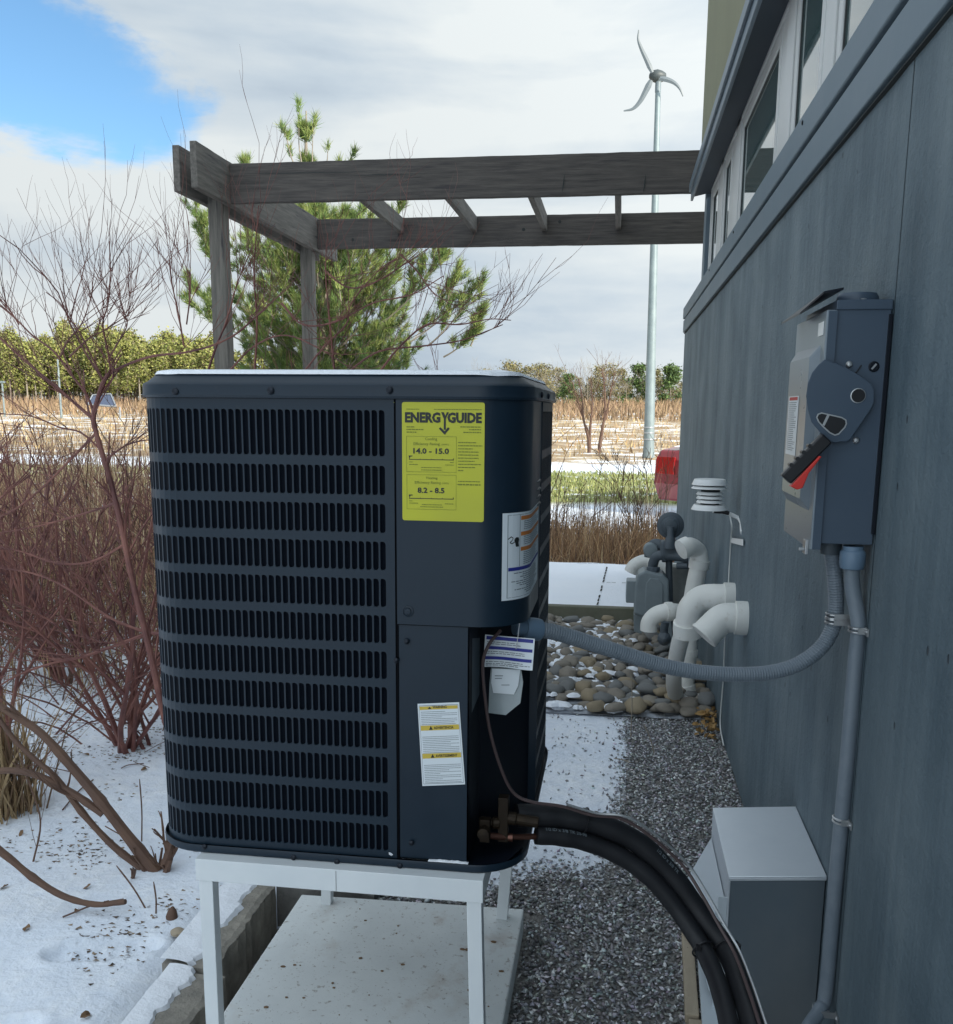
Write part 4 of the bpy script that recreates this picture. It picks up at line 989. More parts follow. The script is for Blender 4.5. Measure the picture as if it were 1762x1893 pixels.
# handle plate traced in its own plane
def side_poly(pts, y): return [Vector(tuple(px3(1400+x/3.443, 500+z/3.443, y))) for x, z in pts]
plate = [(430, 566), (505, 592), (560, 618), (640, 660), (700, 700), (728, 725), (745, 765), (742, 845), (722, 885), (590, 1078), (568, 1090), (540, 1088), (500, 1096), (470, 1090), (400, 1030), (345, 965), (322, 880), (312, 800), (322, 720), (350, 650), (390, 600)]
HY = BY-.014
MB().prism(side_poly(plate, HY), (0, .003, 0)).build('handle_plate', boxgrey, ds, bevel=.0010)
MB().prism(side_poly([(375, 935), (385, 912), (410, 903), (540, 932), (568, 950), (572, 975), (562, 1000), (520, 1045), (495, 1052), (460, 1036), (420, 1000), (388, 965)], HY-.0012), (0, .0010, 0)).build('window_rim', galv, ds)
MB().prism(side_poly([(384, 935), (392, 918), (412, 911), (537, 940), (560, 955), (563, 975), (553, 997), (517, 1036), (495, 1043), (465, 1029), (428, 995), (396, 962)], HY-.0020), (0, .0007, 0)).build('window_dark', black_pl, ds)
MB().prism(side_poly([(447, 915), (462, 921), (428, 990), (415, 982)], HY-.0027), (0, .0006, 0)).build('window_bar', galv, ds)
c = px3(1400+642/3.443, 500+797/3.443, HY)
MB().lathe((c.x, HY, c.z), (0, -1, 0), [(.0128, 0), (.0128, .0012), (.0112, .0016)], 28).build('hole_rim', galv, ds, smooth=True)
MB().lathe((c.x, HY-.0018, c.z), (0, -1, 0), [(.0113, 0), (.0113, .0004)], 28).build('plate_hole', black_pl, ds)
hnd = MB(); 
def rot_box(mb, a, b, w0, w1, y0, y1):
    a = Vector(a); b = Vector(b); d = (b-a).normalized(); n = Vector((-d.z, 0, d.x))
    pts = [a-n*w0, b-n*w1, b+n*w1, a+n*w0]; mb.prism([Vector((p.x, y0, p.z)) for p in pts], (0, y1-y0, 0))
ha = px3(1400+440/3.443, 500+1065/3.443, HY-.012); hb = px3(1400+178/3.443, 500+1330/3.443, HY-.012)
rot_box(hnd, ha, hb, .0118, .0115, HY-.022, HY-.002); H1 = hnd.build('lever', black_pl, ds, bevel=.003)
rd = MB(); rd.prism(side_poly([(395, 1180), (412, 1185), (330, 1290), (290, 1385), (255, 1396), (212, 1375), (235, 1350), (330, 1250)], HY-.0235), (0, .022, 0)); rd.build('lever_insert', red_pl, ds, bevel=.0015)
gr = MB()
for i in range(4):
    t = .30+i*.15; p = ha.lerp(hb, t); d = (hb-ha).normalized(); n = Vector((-d.z, 0, d.x)); q = p-n*.0118 if (p-n*.0118).x < p.x else p+n*.0118
    gr.lathe((q.x, HY-.022, q.z), (0, 1, 0), [(.0035, 0), (.0035, .020)], 10)
gr.build('grip_bump', black_pl, ds)
rot_box(MB(), ha, hb, .1, .1, 0, 1)
for x, z in ((585, 598), (628, 1082)):
    p = px3(1400+x/3.443, 500+z/3.443, BY); MB().lathe((p.x, BY, p.z), (0, -1, 0), [(.0058, 0), (.0058, .002), (.0036, .0045), (.0001, .005)], 14).build('rivet', galv, ds, smooth=True)
p = px3(1400+742/3.443, 500+612/3.443, BY); MB().lathe((p.x, BY, p.z), (0, -1, 0), [(.0092, 0), (.0092, .0012), (.0078, .0022), (.0076, .0014), (.0001, .0014)], 20).build('slot_screw', screwm, ds, smooth=True)
sb = MB(); a = Vector((p.x-.004, 0, p.z+.004)); b = Vector((p.x+.004, 0, p.z-.004)); rot_box(sb, (p.x+.0035, 0, p.z+.0045), (p.x-.0035, 0, p.z-.0045), .0016, .0016, BY-.0022, BY-.0012); sb.build('slot', galv, ds)
sp = MB(); a = px3(1400+622/3.443, 500+660/3.443, BY); b = px3(1400+662/3.443, 500+603/3.443, BY); rot_box(sp, a, b, .0009, .0009, BY-.002, BY-.0002); sp.build('pointer_mark', black_pl, ds)

# ================================================================== STAINLESS BOX, FLASHING, TIMBER
sbx = thing('stainless_cover', (.36, 2.1, 0), 'brushed stainless steel cover box against the foot of the wall', 'cover box')
ya_, yb_ = 1.925, 2.285; xo_ = .258; zo_, zi_ = .349, .366
MB().prism([Vector((xo_, ya_, zo_-.003)), Vector((xo_, ya_, zo_)), Vector((WX-.002, ya_, zi_)), Vector((WX-.002, ya_, zi_-.003))], (0, yb_-ya_, 0)).build('lid', stainless, sbx, bevel=.0012)
MB().prism([Vector((xo_+.004, ya_+.003, -.12)), Vector((WX-.004, ya_+.003, -.12)), Vector((WX-.004, ya_+.003, zi_-.010)), Vector((xo_+.004, ya_+.003, zo_-.010))], (0, .003, 0)).build('front_panel', alu_dull, sbx)
MB().prism([Vector((xo_, ya_, zo_-.010)), Vector((xo_, ya_, zo_-.0035)), Vector((WX-.002, ya_, zi_-.0035)), Vector((WX-.002, ya_, zi_-.010))], (0, .0028, 0)).box(xo_, xo_+.004, ya_, ya_+.0028, -.12, zo_-.0105).build('lid_lip', stainless, sbx, bevel=.0008)
MB().box(xo_+.0005, xo_+.003, ya_+.006, yb_-.002, -.12, zo_-.004).build('side_panel', stainless, sbx)
MB().box(xo_-.018, xo_-.0002, ya_+.004, ya_+.0065, .04, .30).build('side_flange', alu_light, sbx, bevel=.0008)
MB().lathe((xo_-.009, ya_+.004, .245), (0, -1, 0), [(.005, 0), (.005, .002), (.0001, .004)], 10).build('screw', galv, sbx)
MB().box(xo_+.004, WX-.004, yb_-.006, yb_-.003, -.1, zo_-.004).build('back_panel', stainless, sbx)
MB().prism([Vector((.205, 1.965, .17)), Vector((.2565, 1.965, .28)), Vector((.2565, 1.965, .06)), Vector((.235, 1.965, .06))], (0, .30, 0)).build('sloped_apron', alu_light, sbx)
MB().prism([Vector((.212, 1.80, .028)), Vector((.30, 1.80, .028)), Vector((.30, 2.20, .028)), Vector((.228, 2.20, .028))], (0, 0, .012)).build('metal_offcut', alu_light, label='pale flat sheet metal lying beside the timber edging', cat='metal sheet')
MB().prism([Vector((.184, 1.925, -.01)), Vector((.214, 1.925, -.01)), Vector((.226, 2.30, -.01)), Vector((.199, 2.30, -.01))], (0, 0, .035)).build('timber_edging', timber, bevel=.003, label='farther length of speckled buff timber edging by the gravel', cat='timber')
MB().prism([Vector((.186, 1.55, -.015)), Vector((.225, 1.55, -.015)), Vector((.225, 1.918, -.015)), Vector((.190, 1.918, -.015))], (0, 0, .035)).build('timber_edging', timber, bevel=.003, label='nearer length of buff timber edging at the bottom of the photo', cat='timber')
MB().prism([Vector((.2255, 1.5, -.02)), Vector((.31, 1.5, -.02)), Vector((.31, 1.915, -.02)), Vector((.2255, 1.915, -.02))], (0, 0, .040)).build('grey_slab', mat('grey sheet', (.22, .25, .28), .6, var=(9, 1)), label='dull grey flat slab between the near timber and the black pipes', cat='slab')

# ================================================================== INSULATED LINE SET
ls_ = thing('line_set', px3(1180, 1580, 1.7), 'pair of black foam insulated refrigerant pipes curving down from the unit', 'pipes')
A = [px3(955, 1508, 1.625), px3(1000, 1508, 1.64), px3(1050, 1512, 1.655), px3(1115, 1527, 1.67), px3(1185, 1562, 1.68), px3(1245, 1622, 1.68), px3(1295, 1690, 1.665), px3(1342, 1755, 1.63), px3(1368, 1820, 1.54), px3(1392, 1900, 1.42), px3(1420, 2010, 1.28)]
B = [px3(991, 1543, 1.625), px3(1040, 1547, 1.64), px3(1090, 1558, 1.655), px3(1150, 1584, 1.665), px3(1205, 1625, 1.665), px3(1255, 1685, 1.655), px3(1300, 1755, 1.62), px3(1330, 1825, 1.53), px3(1350, 1905, 1.41), px3(1372, 2015, 1.27)]
PA = smooth_path(A, 8); PB = smooth_path(B, 8)
MB().tube(PA, [.0208-.0022*i/len(PA)+.0005*math.sin(i*.8) for i in range(len(PA))], 20).build('upper_pipe', black_foam, ls_, smooth=True)
MB().tube(PB, [.0174-.0012*i/len(PB)+.0004*math.sin(i*.9) for i in range(len(PB))], 20).build('lower_pipe', black_foam, ls_, smooth=True)
def pipe_print(path, i0, txt, parent, r, size):
    mb = MB(); idx = {}
    cum = [0]
    for a, b in zip(path, path[1:]): cum.append(cum[-1]+(b-a).length)
    def fn(u, v):
        d = cum[i0]+u; j = i0
        while j < len(cum)-2 and cum[j+1] < d: j += 1
        t = (d-cum[j])/max(1e-9, cum[j+1]-cum[j]); p = path[j].lerp(path[j+1], t); tg = (path[j+1]-path[j]).normalized()
        view = (Vector((0, 0, H))-p).normalized(); upn = (view-tg*view.dot(tg)).normalized(); side_ = upn.cross(tg)
        if side_.z < 0: side_ = -side_
        ang = (v+r*.45)/r; return tuple(p+(upn*math.cos(ang)+side_*math.sin(ang))*(r+.0006))
    text_into(mb, txt, size, fn, 'LEFT', .0001); mb.build('pipe_print', ink_grey, parent)
pipe_print(PB, 2, '1/2 ID x 3/8 TK 20-90', ls_, .0185, .0085)
pipe_print(PA, 34, '1/2 ID x 3/8 TK', ls_, .0225, .009)
def tie(path, i, r, par, tail):
    p = path[i]; t = (path[i+1]-path[i]).normalized(); u = t.orthogonal().normalized(); w_ = t.cross(u)
    mb = MB(); mb.tube([p+(u*math.cos(a)+w_*math.sin(a))*r for a in np.linspace(0, 2*math.pi, 25)], .0018, 6)
    mb.box(p.x+tail[0]-.004, p.x+tail[0]+.004, p.y+tail[1]-.004, p.y+tail[1]+.004, p.z+tail[2]-.003, p.z+tail[2]+.006)
    mb.build('zip_tie', black_pl, par)
tie(PA, 20, .0235, ls_, (0, -.01, .022)); tie(PA, 56, .0245, ls_, (.02, -.008, .010)); tie(PB, 48, .0200, ls_, (-.01, -.016, .010))
cb = [px3(926, 1165, 1.60), px3(905, 1190, 1.585), px3(893, 1225, 1.58), px3(897, 1290, 1.585), px3(908, 1360, 1.59), px3(930, 1430, 1.60), px3(952, 1468, 1.61), px3(985, 1483, 1.615), px3(1040, 1491, 1.63), px3(1095, 1507, 1.64), px3(1150, 1514, 1.645), px3(1205, 1548, 1.65), px3(1262, 1600, 1.655), px3(1298, 1655, 1.635), px3(1330, 1712, 1.605), px3(1358, 1762, 1.57), px3(1384, 1830, 1.48), px3(1410, 1910, 1.37)]
MB().tube(smooth_path(cb, 8), .0030, 8).build('thermostat_cable', cable_br, smooth=True, label='brown thin cable looping out of the unit onto the black pipes', cat='cable')
cb2 = [p+Vector((.008, -.004, .006)) for p in cb[8:]]
MB().tube(smooth_path(cb2, 8), .0024, 8).build('thermostat_cable', galv, smooth=True, label='thin pale cable running beside the brown one along the pipes', cat='cable')

# sheets hanging in the recess
sh = [px3(893, 1233, 1.615), px3(985, 1238, 1.60), px3(989, 1181, 1.60), px3(897, 1173, 1.615)]
def sf(u, v, k=0):
    a = sh[0].lerp(sh[1], u); b = sh[3].lerp(sh[2], u); p = a.lerp(b, v); return (p.x, p.y+.006*math.sin(u*5)*(1-v)-.0005*k, p.z)
mb = MB().grid(lambda u, v: sf(u, v), 10, 4); SH = mb.build('instruction_sheet', paper, label='white sheet with blue stripes hanging in the dark recess', cat='paper', smooth=True)
b_ = MB(); g_ = MB()
for v0, v1 in ((.86, .97), (.56, .66), (.24, .34)): b_ = MB(); b_.grid(lambda u, v: sf(.03+.94*u, v0+(v1-v0)*v, 1), 10, 1); b_.build('blue_band', blue, SH)
for v in (.78, .72, .48, .42, .16, .10, .05): bars_into(g_, lambda u, v_: sf(u, v_, 1), .05, rn.uniform(.6, .95), v, .022, rn)
g_.build('small_print', ink_grey, SH, kind='stuff')
bg_ = [px3(903, 1318, 1.63), px3(935, 1322, 1.625), px3(962, 1300, 1.62), px3(967, 1262, 1.62), px3(963, 1236, 1.62), px3(908, 1234, 1.63), px3(905, 1262, 1.63)]
pb = thing('document_bag', bg_[0], 'clear plastic bag holding a folded white card below the striped sheet', 'plastic bag')
MB().prism(bg_, (0, .004, 0)).build('bag_film', bag, pb)
cdp = [px3(912, 1281, 1.622), px3(950, 1284, 1.618), px3(958, 1268, 1.618), px3(962, 1238, 1.618), px3(910, 1236, 1.622), px3(908, 1262, 1.622)]
CD = MB().prism(cdp, (0, .001, 0)).build('folded_card', paper, pb)
gg = MB()
for (x0, x1, y) in ((915, 930, 1250), (915, 928, 1255), (926, 942, 1267)): a = px3(x0, y, 1.6205); b = px3(x1, y, 1.6170); gg.add([a, b, b+Vector((0, 0, .0012)), a+Vector((0, 0, .0012))], [(0, 1, 2, 3)])
gg.build('small_print', ink_grey, CD)
MB().tube([px3(961, 1150, 1.60), px3(958, 1175, 1.60), px3(954, 1200, 1.598)], .0007, 5).build('wire_hook', galv, pb)
q = ony
# ================================================================== ROCK BED AND RAISED SLAB
rb = MB(); rb.grid(lambda u, v: (-.75+1.203*u, 4.05+1.88*v, .006+fnoise(u*6, v*6, 1)*.006), 20, 24)
RB = rb.build('rock_bed', mat('rock bed ground', (.10, .095, .085), .95, var=(9, 1.4), col2=(.55, .60, .68), bump=(40, .5, .01)), kind='structure')
def rock_mesh(seed):
    bm = bmesh.new(); bmesh.ops.create_icosphere(bm, subdivisions=2, radius=1)
    for v in bm.verts:
        n = 1+noise.noise(v.co*1.1+Vector((seed*7.3, 0, 0)))*.42; v.co *= n
        if v.co.z < -.35: v.co.z = -.35+(v.co.z+.35)*.3
    me = bpy.data.meshes.new('stone'); bm.to_mesh(me); bm.free(); me.polygons.foreach_set('use_smooth', [True]*len(me.polygons)); return me
rmesh = []
for i in range(9): me = rock_mesh(i); me.materials.append((rockm, rockm3, rockm2, rockm, rockm3)[i % 5]); rmesh.append(me)
rr = random.Random(12); placed = []; cand = []
y = 4.06
tries = 0
while tries < 9000 and len(placed) < 560:
    tries += 1; yy = 4.07+1.80*rr.random()**1.1; x = rr.uniform(-.70, .44); s = rr.uniform(.024, .050)*(1.12 if yy < 4.6 else 1)
    if x < -.1 and yy < 4.2+.1*rr.random(): continue
    if all((x-a)**2+((yy-b)*1.0)**2 > (.80*(s+c))**2 for a, b, c in placed[-700:]): placed.append((x, yy, s))
placed.sort(key=lambda p: -(p[2]/p[1])-(.5 if q else 0))
k = 0; restmb = MB(); 
for (x, yy, s) in placed:
    M = Matrix.Translation((x, yy, .004+s*.30+rr.uniform(0, .030))) @ Matrix.Rotation(rr.uniform(0, 6.3), 4, 'Z') @ Matrix.Rotation(rr.uniform(-.3, .3), 4, 'X') @ Matrix.Diagonal((s*rr.uniform(1.0, 1.45), s*rr.uniform(.75, 1.0), s*rr.uniform(.5, .75), 1))
    me = rr.choice(rmesh)
    if k < 300:
        o = bpy.data.objects.new('stone', me); COL.objects.link(o); o.parent = RB; o.matrix_basis = Matrix.Translation(-ORG[RB.name]) @ M
    else: restmb.add([M @ v.co for v in me.vertices], [tuple(p.vertices) for p in me.polygons])
    k += 1
restmb.build('stone', rockm, RB, kind='stuff', smooth=True)
# snow lying between and on some stones
sm = MB(); rr = random.Random(3)
for i in range(620):
    x = rr.uniform(-.70, .12); yy = rr.uniform(4.06, 5.9); 
    if rr.random() > 1.05-smooth01(-.25, .22, x)*.95: continue
    s = rr.uniform(.014, .042); m_ = 9; pts = []
    h = rr.uniform(.016, .042)
    c = (x, yy, h+.008); ring = [(x+s*rr.uniform(.7, 1.3)*math.cos(a), yy+s*rr.uniform(.6, 1.2)*math.sin(a), h-.008) for a in np.linspace(0, 6.283, m_+1)[:-1]]
    ring2 = [((a*.6+x*.4), (b*.6+yy*.4), h+.005) for a, b, _ in ring]
    sm.add([c]+ring2+ring, [(0, 1+j, 1+(j+1) % m_) for j in range(m_)]+[(1+j, 1+m_+j, 1+m_+(j+1) % m_, 1+(j+1) % m_) for j in range(m_)])
sm.build('snow_patches', snow, RB, kind='stuff', smooth=True)
MB().box(-1.6, WX-.004, 5.945, 6.01, -.05, .098).build('slab_edge', green_conc, bevel=.006, label='greenish kerb edge between the river stones and the snowy slab', cat='kerb')
sl = MB(); sl.grid(lambda u, v: (-1.6+2.05*u, 6.012+1.75*v, .094+fnoise(u*8, v*8, 2)*.006), 30, 30)
slb = sl.build('paved_strip', snow, kind='structure', smooth=True)
for (x0, y0, x1, y1) in ((-.10, 6.02, -.055, 7.7), (-.055, 6.86, .45, 6.88), (-.30, 7.72, .3, 7.76)):
    n = Vector((-(y1-y0), x1-x0, 0)).normalized()*.006; mb = MB()
    for i in range(14):
        a = Vector((x0, y0, .0985)).lerp(Vector((x1, y1, .0985)), i/14+.004); b = Vector((x0, y0, .0985)).lerp(Vector((x1, y1, .0985)), (i+.86)/14)
        if rr.random() < .8: mb.add([a-n, b-n*rr.uniform(.3, 1.2), b+n*rr.uniform(.3, 1.2), a+n], [(0, 1, 2, 3)])
    mb.build('joint', groove, slb, kind='stuff')

# ================================================================== PVC VENTS
def pvc_pipe(label, path, r, fits=(), n=10, open_end=True, smooth_n=8, group=None):
    t = thing('vent_pipe', path[len(path)//2], label, 'pipe', group)
    P = smooth_path(path, smooth_n); MB().tube(P, r, 22).build('pipe', pvc, t, smooth=True)
    for (i, hw, k) in fits:
        i = int(i*(len(P)-1)); i = min(max(i, 0), len(P)-2); d = (P[i+1]-P[i]).normalized(); c = P[i]
        MB().lathe(tuple(c), tuple(d), [(r*1.02, -hw), (r*k, -hw+.001), (r*k*1.02, 0), (r*k, hw-.001), (r*1.02, hw)], 24).build('coupling', pvc, t, smooth=True)
    if open_end:
        d = (P[0]-P[1]).normalized(); MB().lathe(tuple(P[0]+d*.0006), tuple(d), [(r*.86, 0), (r*.86, .0004)], 22).build('opening', groove, t)
    return t, P
r4 = .056
# A: comes out of the wall, turns down into a fitting
YA = 3.75; wa = onx(1357, 1105, WX); 
pA = [wa+Vector((.01, 0, 0)), wa+Vector((-.045, 0, .0)), q(1300, 1106, YA), q(1279, 1124, YA), q(1273, 1150, YA+.01), q(1272, 1168, YA+.02)]
tA, PA_ = pvc_pipe('big white elbow pipe leaving the wall and turning down into a fitting', pA, r4*.92, [(.10, .024, 1.10), (.93, .028, 1.12)], open_end=False)
pA2 = [q(1262, 1170, 3.80), q(1254, 1200, 3.9), q(1247, 1240, 4.05), q(1246, 1268, 4.2), q(1252, 1290, 4.27), q(1270, 1302, 4.3), q(1290, 1306, 4.33)]
MB().tube(smooth_path(pA2, 8), .034, 20).build('lower_pipe', pvc, tA, smooth=True)
# C: short angled pipe from the wall
wc = onx(1381, 1143, WX); C1 = wc+Vector((.005, 0, 0)); C2 = wc+Vector((-.052, 0, 0)); C3 = q(1333, 1146, wc.y); C4 = q(1312, 1165, wc.y-.01); C5 = q(1303, 1174, wc.y-.015)
pvc_pipe('short white pipe angled down from the wall, nearest of the vents', [C5, C4, C3, C2, C1], .052, [(.93, .026, 1.11), (.02, .006, 1.03)], smooth_n=6)
# B: tall pipe with an elbow on top and at its foot
YB = 4.40
pB = [q(1263, 1014, YB-.06), q(1276, 1010, YB-.04), q(1290, 1020, YB), q(1293, 1040, YB), q(1286, 1075, YB), q(1280, 1110, YB), q(1274, 1170, YB), q(1270, 1240, YB), q(1268, 1272, YB), q(1276, 1292, YB), q(1294, 1298, YB), q(1316, 1303, YB)]
pvc_pipe('tall white vent pipe with elbows at its top and foot, behind the sagging grey conduit', pB, .040, [(.03, .022, 1.14), (.29, .020, 1.14), (.60, .016, 1.12), (.73, .016, 1.12), (.93, .012, 1.14)])
# D: open elbow by the meter
YD = 4.55
pD = [q(1199, 1166, YD), q(1201, 1150, YD), q(1213, 1137, YD), q(1232, 1131, YD), q(1248, 1131, YD+.02), q(1262, 1134, YD+.08), q(1300, 1136, YD+.1)]
pvc_pipe('white elbow with its open end pointing down, below the gas meter', pD, .040, [(.55, .016, 1.14)])
# E: elbow behind the meter
YE = 6.0
pE = [q(1166, 1058, YE), q(1172, 1047, YE), q(1186, 1039, YE), q(1202, 1038, YE), q(1222, 1044, YE), q(1240, 1052, YE), q(1262, 1054, YE)]
pvc_pipe('white elbow pipe half hidden behind the gas meter', pE, .043, [(.50, .014, 1.14)])

# ================================================================== GAS METER
gm = thing('gas_meter', (.24, 5.15, 0), 'grey gas meter with pipes beside the building', 'gas meter')
YM = 5.10
body = [q(x, y_, YM) for x, y_ in ((1172, 1134), (1174, 1085), (1180, 1062), (1192, 1056), (1226, 1062), (1237, 1074), (1238, 1132), (1226, 1140), (1186, 1140))]
MB().prism(body, (0, .17, 0)).build('body', metergrey, gm, bevel=.010)
MB().prism([p+Vector((.012, -.006, 0)) if p.x < .2 else p+Vector((-.012, -.006, 0)) for p in [q(x, y_, YM) for x, y_ in ((1188, 1130), (1190, 1078), (1198, 1068), (1222, 1070), (1230, 1080), (1230, 1128))]], (0, .02, 0)).build('face_plate', metergrey, gm, bevel=.004)
for px in (1196, 1210, 1224): a = q(px, 1130, YM-.006); MB().box(a.x-.004, a.x+.004, YM-.010, YM, a.z-.012, a.z+.012).build('lug', metergrey, gm, bevel=.002)
a = q(1157, 1112, YM+.06); b = q(1178, 1072, YM+.06)
MB().box(a.x, b.x+.02, YM+.02, YM+.13, a.z, b.z).build('index_box', metergrey, gm, bevel=.006)
MB().box(a.x-.0025, a.x-.0005, YM+.03, YM+.12, a.z+.02, b.z-.02).build('index_window', alu_light, gm)
foot = [q(x, y_, YM+.04) for x, y_ in ((1172, 1168), (1172, 1136), (1240, 1138), (1246, 1205), (1232, 1205), (1226, 1150), (1188, 1148), (1186, 1172))]
MB().prism(foot, (0, .10, 0)).build('bracket', metergrey, gm, bevel=.003)
def pip(pts, r, name='pipe', m=meterdark, par=gm, n=6): return MB().tube(smooth_path(pts, n), r, 16).build(name, m, par, smooth=True)
pip([q(1207, 1066, YM+.08), q(1207, 1045, YM+.08), q(1213, 1030, YM+.06), q(1226, 1026, YM+.05), q(1250, 1028, YM+.04), q(1272, 1031, YM+.03)], .027, 'inlet_pipe')
for (x, y_, d) in ((1207, 1062, (0, 0, 1)), (1208, 1052, (0, 0, 1)), (1228, 1027, (1, 0, 0)), (1268, 1031, (1, 0, 0))):
    MB().lathe(tuple(q(x, y_, YM+.06)), d, [(.030, -.012), (.036, -.010), (.036, .010), (.030, .012)], 10).build('union', meterdark, gm)
pip([q(1201, 1030, YM+.15), q(1203, 1014, YM+.15), q(1212, 1006, YM+.14), q(1228, 1010, YM+.12), q(1246, 1014, YM+.10)], .030, 'regulator_pipe')
MB().lathe(tuple(q(1203, 1016, YM+.13)), (0, -1, 0), [(.036, -.03), (.040, -.02), (.040, .03), (.034, .04), (.0001, .045)], 16).build('elbow_body', metergrey, gm, smooth=True)
c = q(1240, 1018, YM+.06); MB().box(c.x-.055, c.x+.045, c.y-.04, c.y+.04, c.z-.035, c.z+.055).build('regulator_body', meterdark, gm, bevel=.014)
c = q(1240, 972, YM+.05); MB().lathe((c.x, c.y+.03, c.z), (0, -1, 0), [(.05, -.02), (.062, -.012), (.070, 0), (.071, .010), (.062, .018), (.050, .020), (.046, .030), (.036, .034), (.033, .042), (.020, .046), (.0001, .047)], 30).build('regulator_dome', meterdark, gm, smooth=True)
MB().lathe(tuple(q(1240, 984, YM+.02)), (0, 0, -1), [(.018, -.03), (.018, .02), (.024, .03), (.030, .06), (.030, .085)], 14).build('regulator_neck', meterdark, gm, smooth=True)
pip([q(1237, 1030, YM+.10), q(1237, 1060, YM+.10), q(1239, 1130, YM+.10), q(1242, 1190, YM+.10)], .018, 'riser')
pip([q(1252, 1046, YM+.04), q(1272, 1046, YM+.02)], .018, 'stub')
pip([q(1228, 1190, YM-.3), q(1228, 1165, YM-.3), q(1230, 1150, YM-.3)], .020, 'valve_stem')
MB().lathe(tuple(q(1228, 1180, YM-.3)), (0, -1, 0), [(.026, -.03), (.034, -.01), (.034, .02), (.020, .035), (.010, .05), (.0001, .051)], 10).build('valve', meterdark, gm)
MB().tube([q(1256, 1046, 5.35), q(1254, 1128, 5.35), q(1254, 1200, 5.35)], .062, 20).build('sleeve_pipe', mat('weathered grey pipe', (.22, .235, .225), .85, var=(14, 1.2), col2=(.34, .35, .33), bump=(50, .6, .004)), smooth=True, label='weathered grey sleeve pipe standing between the meter and the white vents', cat='pipe')

# ================================================================== WEATHER SHIELD AND CABLE
ws = thing('sensor_shield', q(1312, 945, 3.72), 'white stacked plate sensor shield on a bent arm on the wall', 'sensor')
YS = 3.72
def plate_(px, py, wpx, h, ang=.006):
    c = q(px, py, YS); r = wpx/2*YS/FPX*1.02
    MB().lathe(tuple(c), (0, 0, 1), [(r, 0), (r*1.0, .001), (r*.86, h), (r*.3, h+.001), (.0001, h+.001)], 28).build('plate', whitepl, ws, smooth=True)
plate_(1312, 896, 62, .021); plate_(1311, 903, 62, .009)
for py in (914, 921.5, 929): plate_(1312, py, 47, .010)
plate_(1311, 942, 63, .019)
c = q(1312, 938, YS); MB().lathe((c.x, c.y, c.z), (0, 0, 1), [(.035, 0), (.035, .085)], 20).build('core', groove, ws)
MB().tube([q(1318, 944, YS), q(1338, 947, YS), q(1352, 951, YS), q(1366, 958, YS+.0), q(1371, 966, YS-.05), q(1372, 985, YS-.12)], .0075, 10).build('arm', whitepl, ws, smooth=True)
MB().tube([q(1320, 945, YS-.02), q(1336, 946, YS-.02), q(1348, 949, YS-.02)], .008, 10).build('cable_gland', black_pl, ws, smooth=True)
xw = WX-.006
wcab = [q(1349, 950, YS), onx(1353, 975, xw-.02), onx(1351, 1005, xw), onx(1347, 1080, xw), onx(1344, 1140, xw-.03), onx(1340, 1190, xw-.01), onx(1337, 1260, xw), onx(1333, 1310, xw), onx(1332, 1345, xw), onx(1338, 1378, xw-.005)]
CB = MB().tube(smooth_path(wcab, 8), .0030, 8).build('sensor_cable', cablew, smooth=True, label='thin white cable running down the wall from the sensor shield', cat='cable')
MB().prism([onx(x, y_, WX-.008) for x, y_ in ((1351, 994), (1373, 997), (1373, 1009), (1351, 1003))], (.002, 0, 0)).build('cable_tag', whitepl, CB)

# ================================================================== PERGOLA
YF = 6.0; zPt = q(1288, 277, YF).z; zPb = q(1275, 356, YF).z
d_ = ray(1293, 391); YBk = (zPt-H)/d_.z*d_.y
zBb = q(1297, 449, YBk).z
xin = q(425, 336, YF).x
pg = thing('pergola', (xin, YF, 0), 'weathered grey timber pergola fixed to the building end', 'pergola')
def sag_beam(name, x0, x1, y0, y1, z0, z1, m, seed):
    """a plank with slightly waney faces, split lengthways by a check"""
    mb = MB(); ax = 0 if (x1-x0) > (y1-y0) else 1; Ln = (x1-x0) if ax == 0 else (y1-y0); n = max(6, int(Ln/.05)); ring = []
    for i in range(n+1):
        t = i/n; w = fnoise(t*Ln*1.3, seed)*.006; e1 = fnoise(t*Ln*9, seed, 2)*.0022
        if ax == 0: x = x0+Ln*t; ring += [(x, y0+w, z0+e1), (x, y1+w, z0+e1), (x, y1+w, z1-e1), (x, y0+w, z1-e1)]
        else: y = y0+Ln*t; ring += [(x0+w, y, z0+e1), (x1+w, y, z0+e1), (x1+w, y, z1-e1), (x0+w, y, z1-e1)]
    mb.v = ring; mb.f = [(i*4+k, i*4+(k+1) % 4, (i+1)*4+(k+1) % 4, (i+1)*4+k) for i in range(n) for k in range(4)]+[(0, 3, 2, 1), (n*4, n*4+1, n*4+2, n*4+3)]
    return mb.build(name, m, pg, recalc=True, bevel=.004)
sag_beam('beam', xin, .62, YF, YF+.042, zPb, zPt, wood_x, 1)
sag_beam('beam', xin, .66, YBk, YBk+.042, zBb, zPt, wood_x, 2)
zj = q(1141, 425, YBk).z
for i, px in enumerate((628, 800, 966, 1141)):
    x = q(px, 360, YF+.05).x; sag_beam('joist', x-.020, x+.020, YF+.043, YBk-.001, zj, zPt-.004, wood_y, 5+i)
yn1 = onx(362, 256, xin-.002).y; xou = xin-.042-.098-.042
z_o = zPt+.012
sag_beam('cross_beam', xin-.042, xin-.0005, yn1, YBk+.55, zPb-.01, z_o, wood_y, 11)
yn2 = onx(330, 258, xou+.042).y
sag_beam('cross_beam', xou, xou+.042, yn2, YBk+.5, zPb-.012, z_o, wood_y, 12)
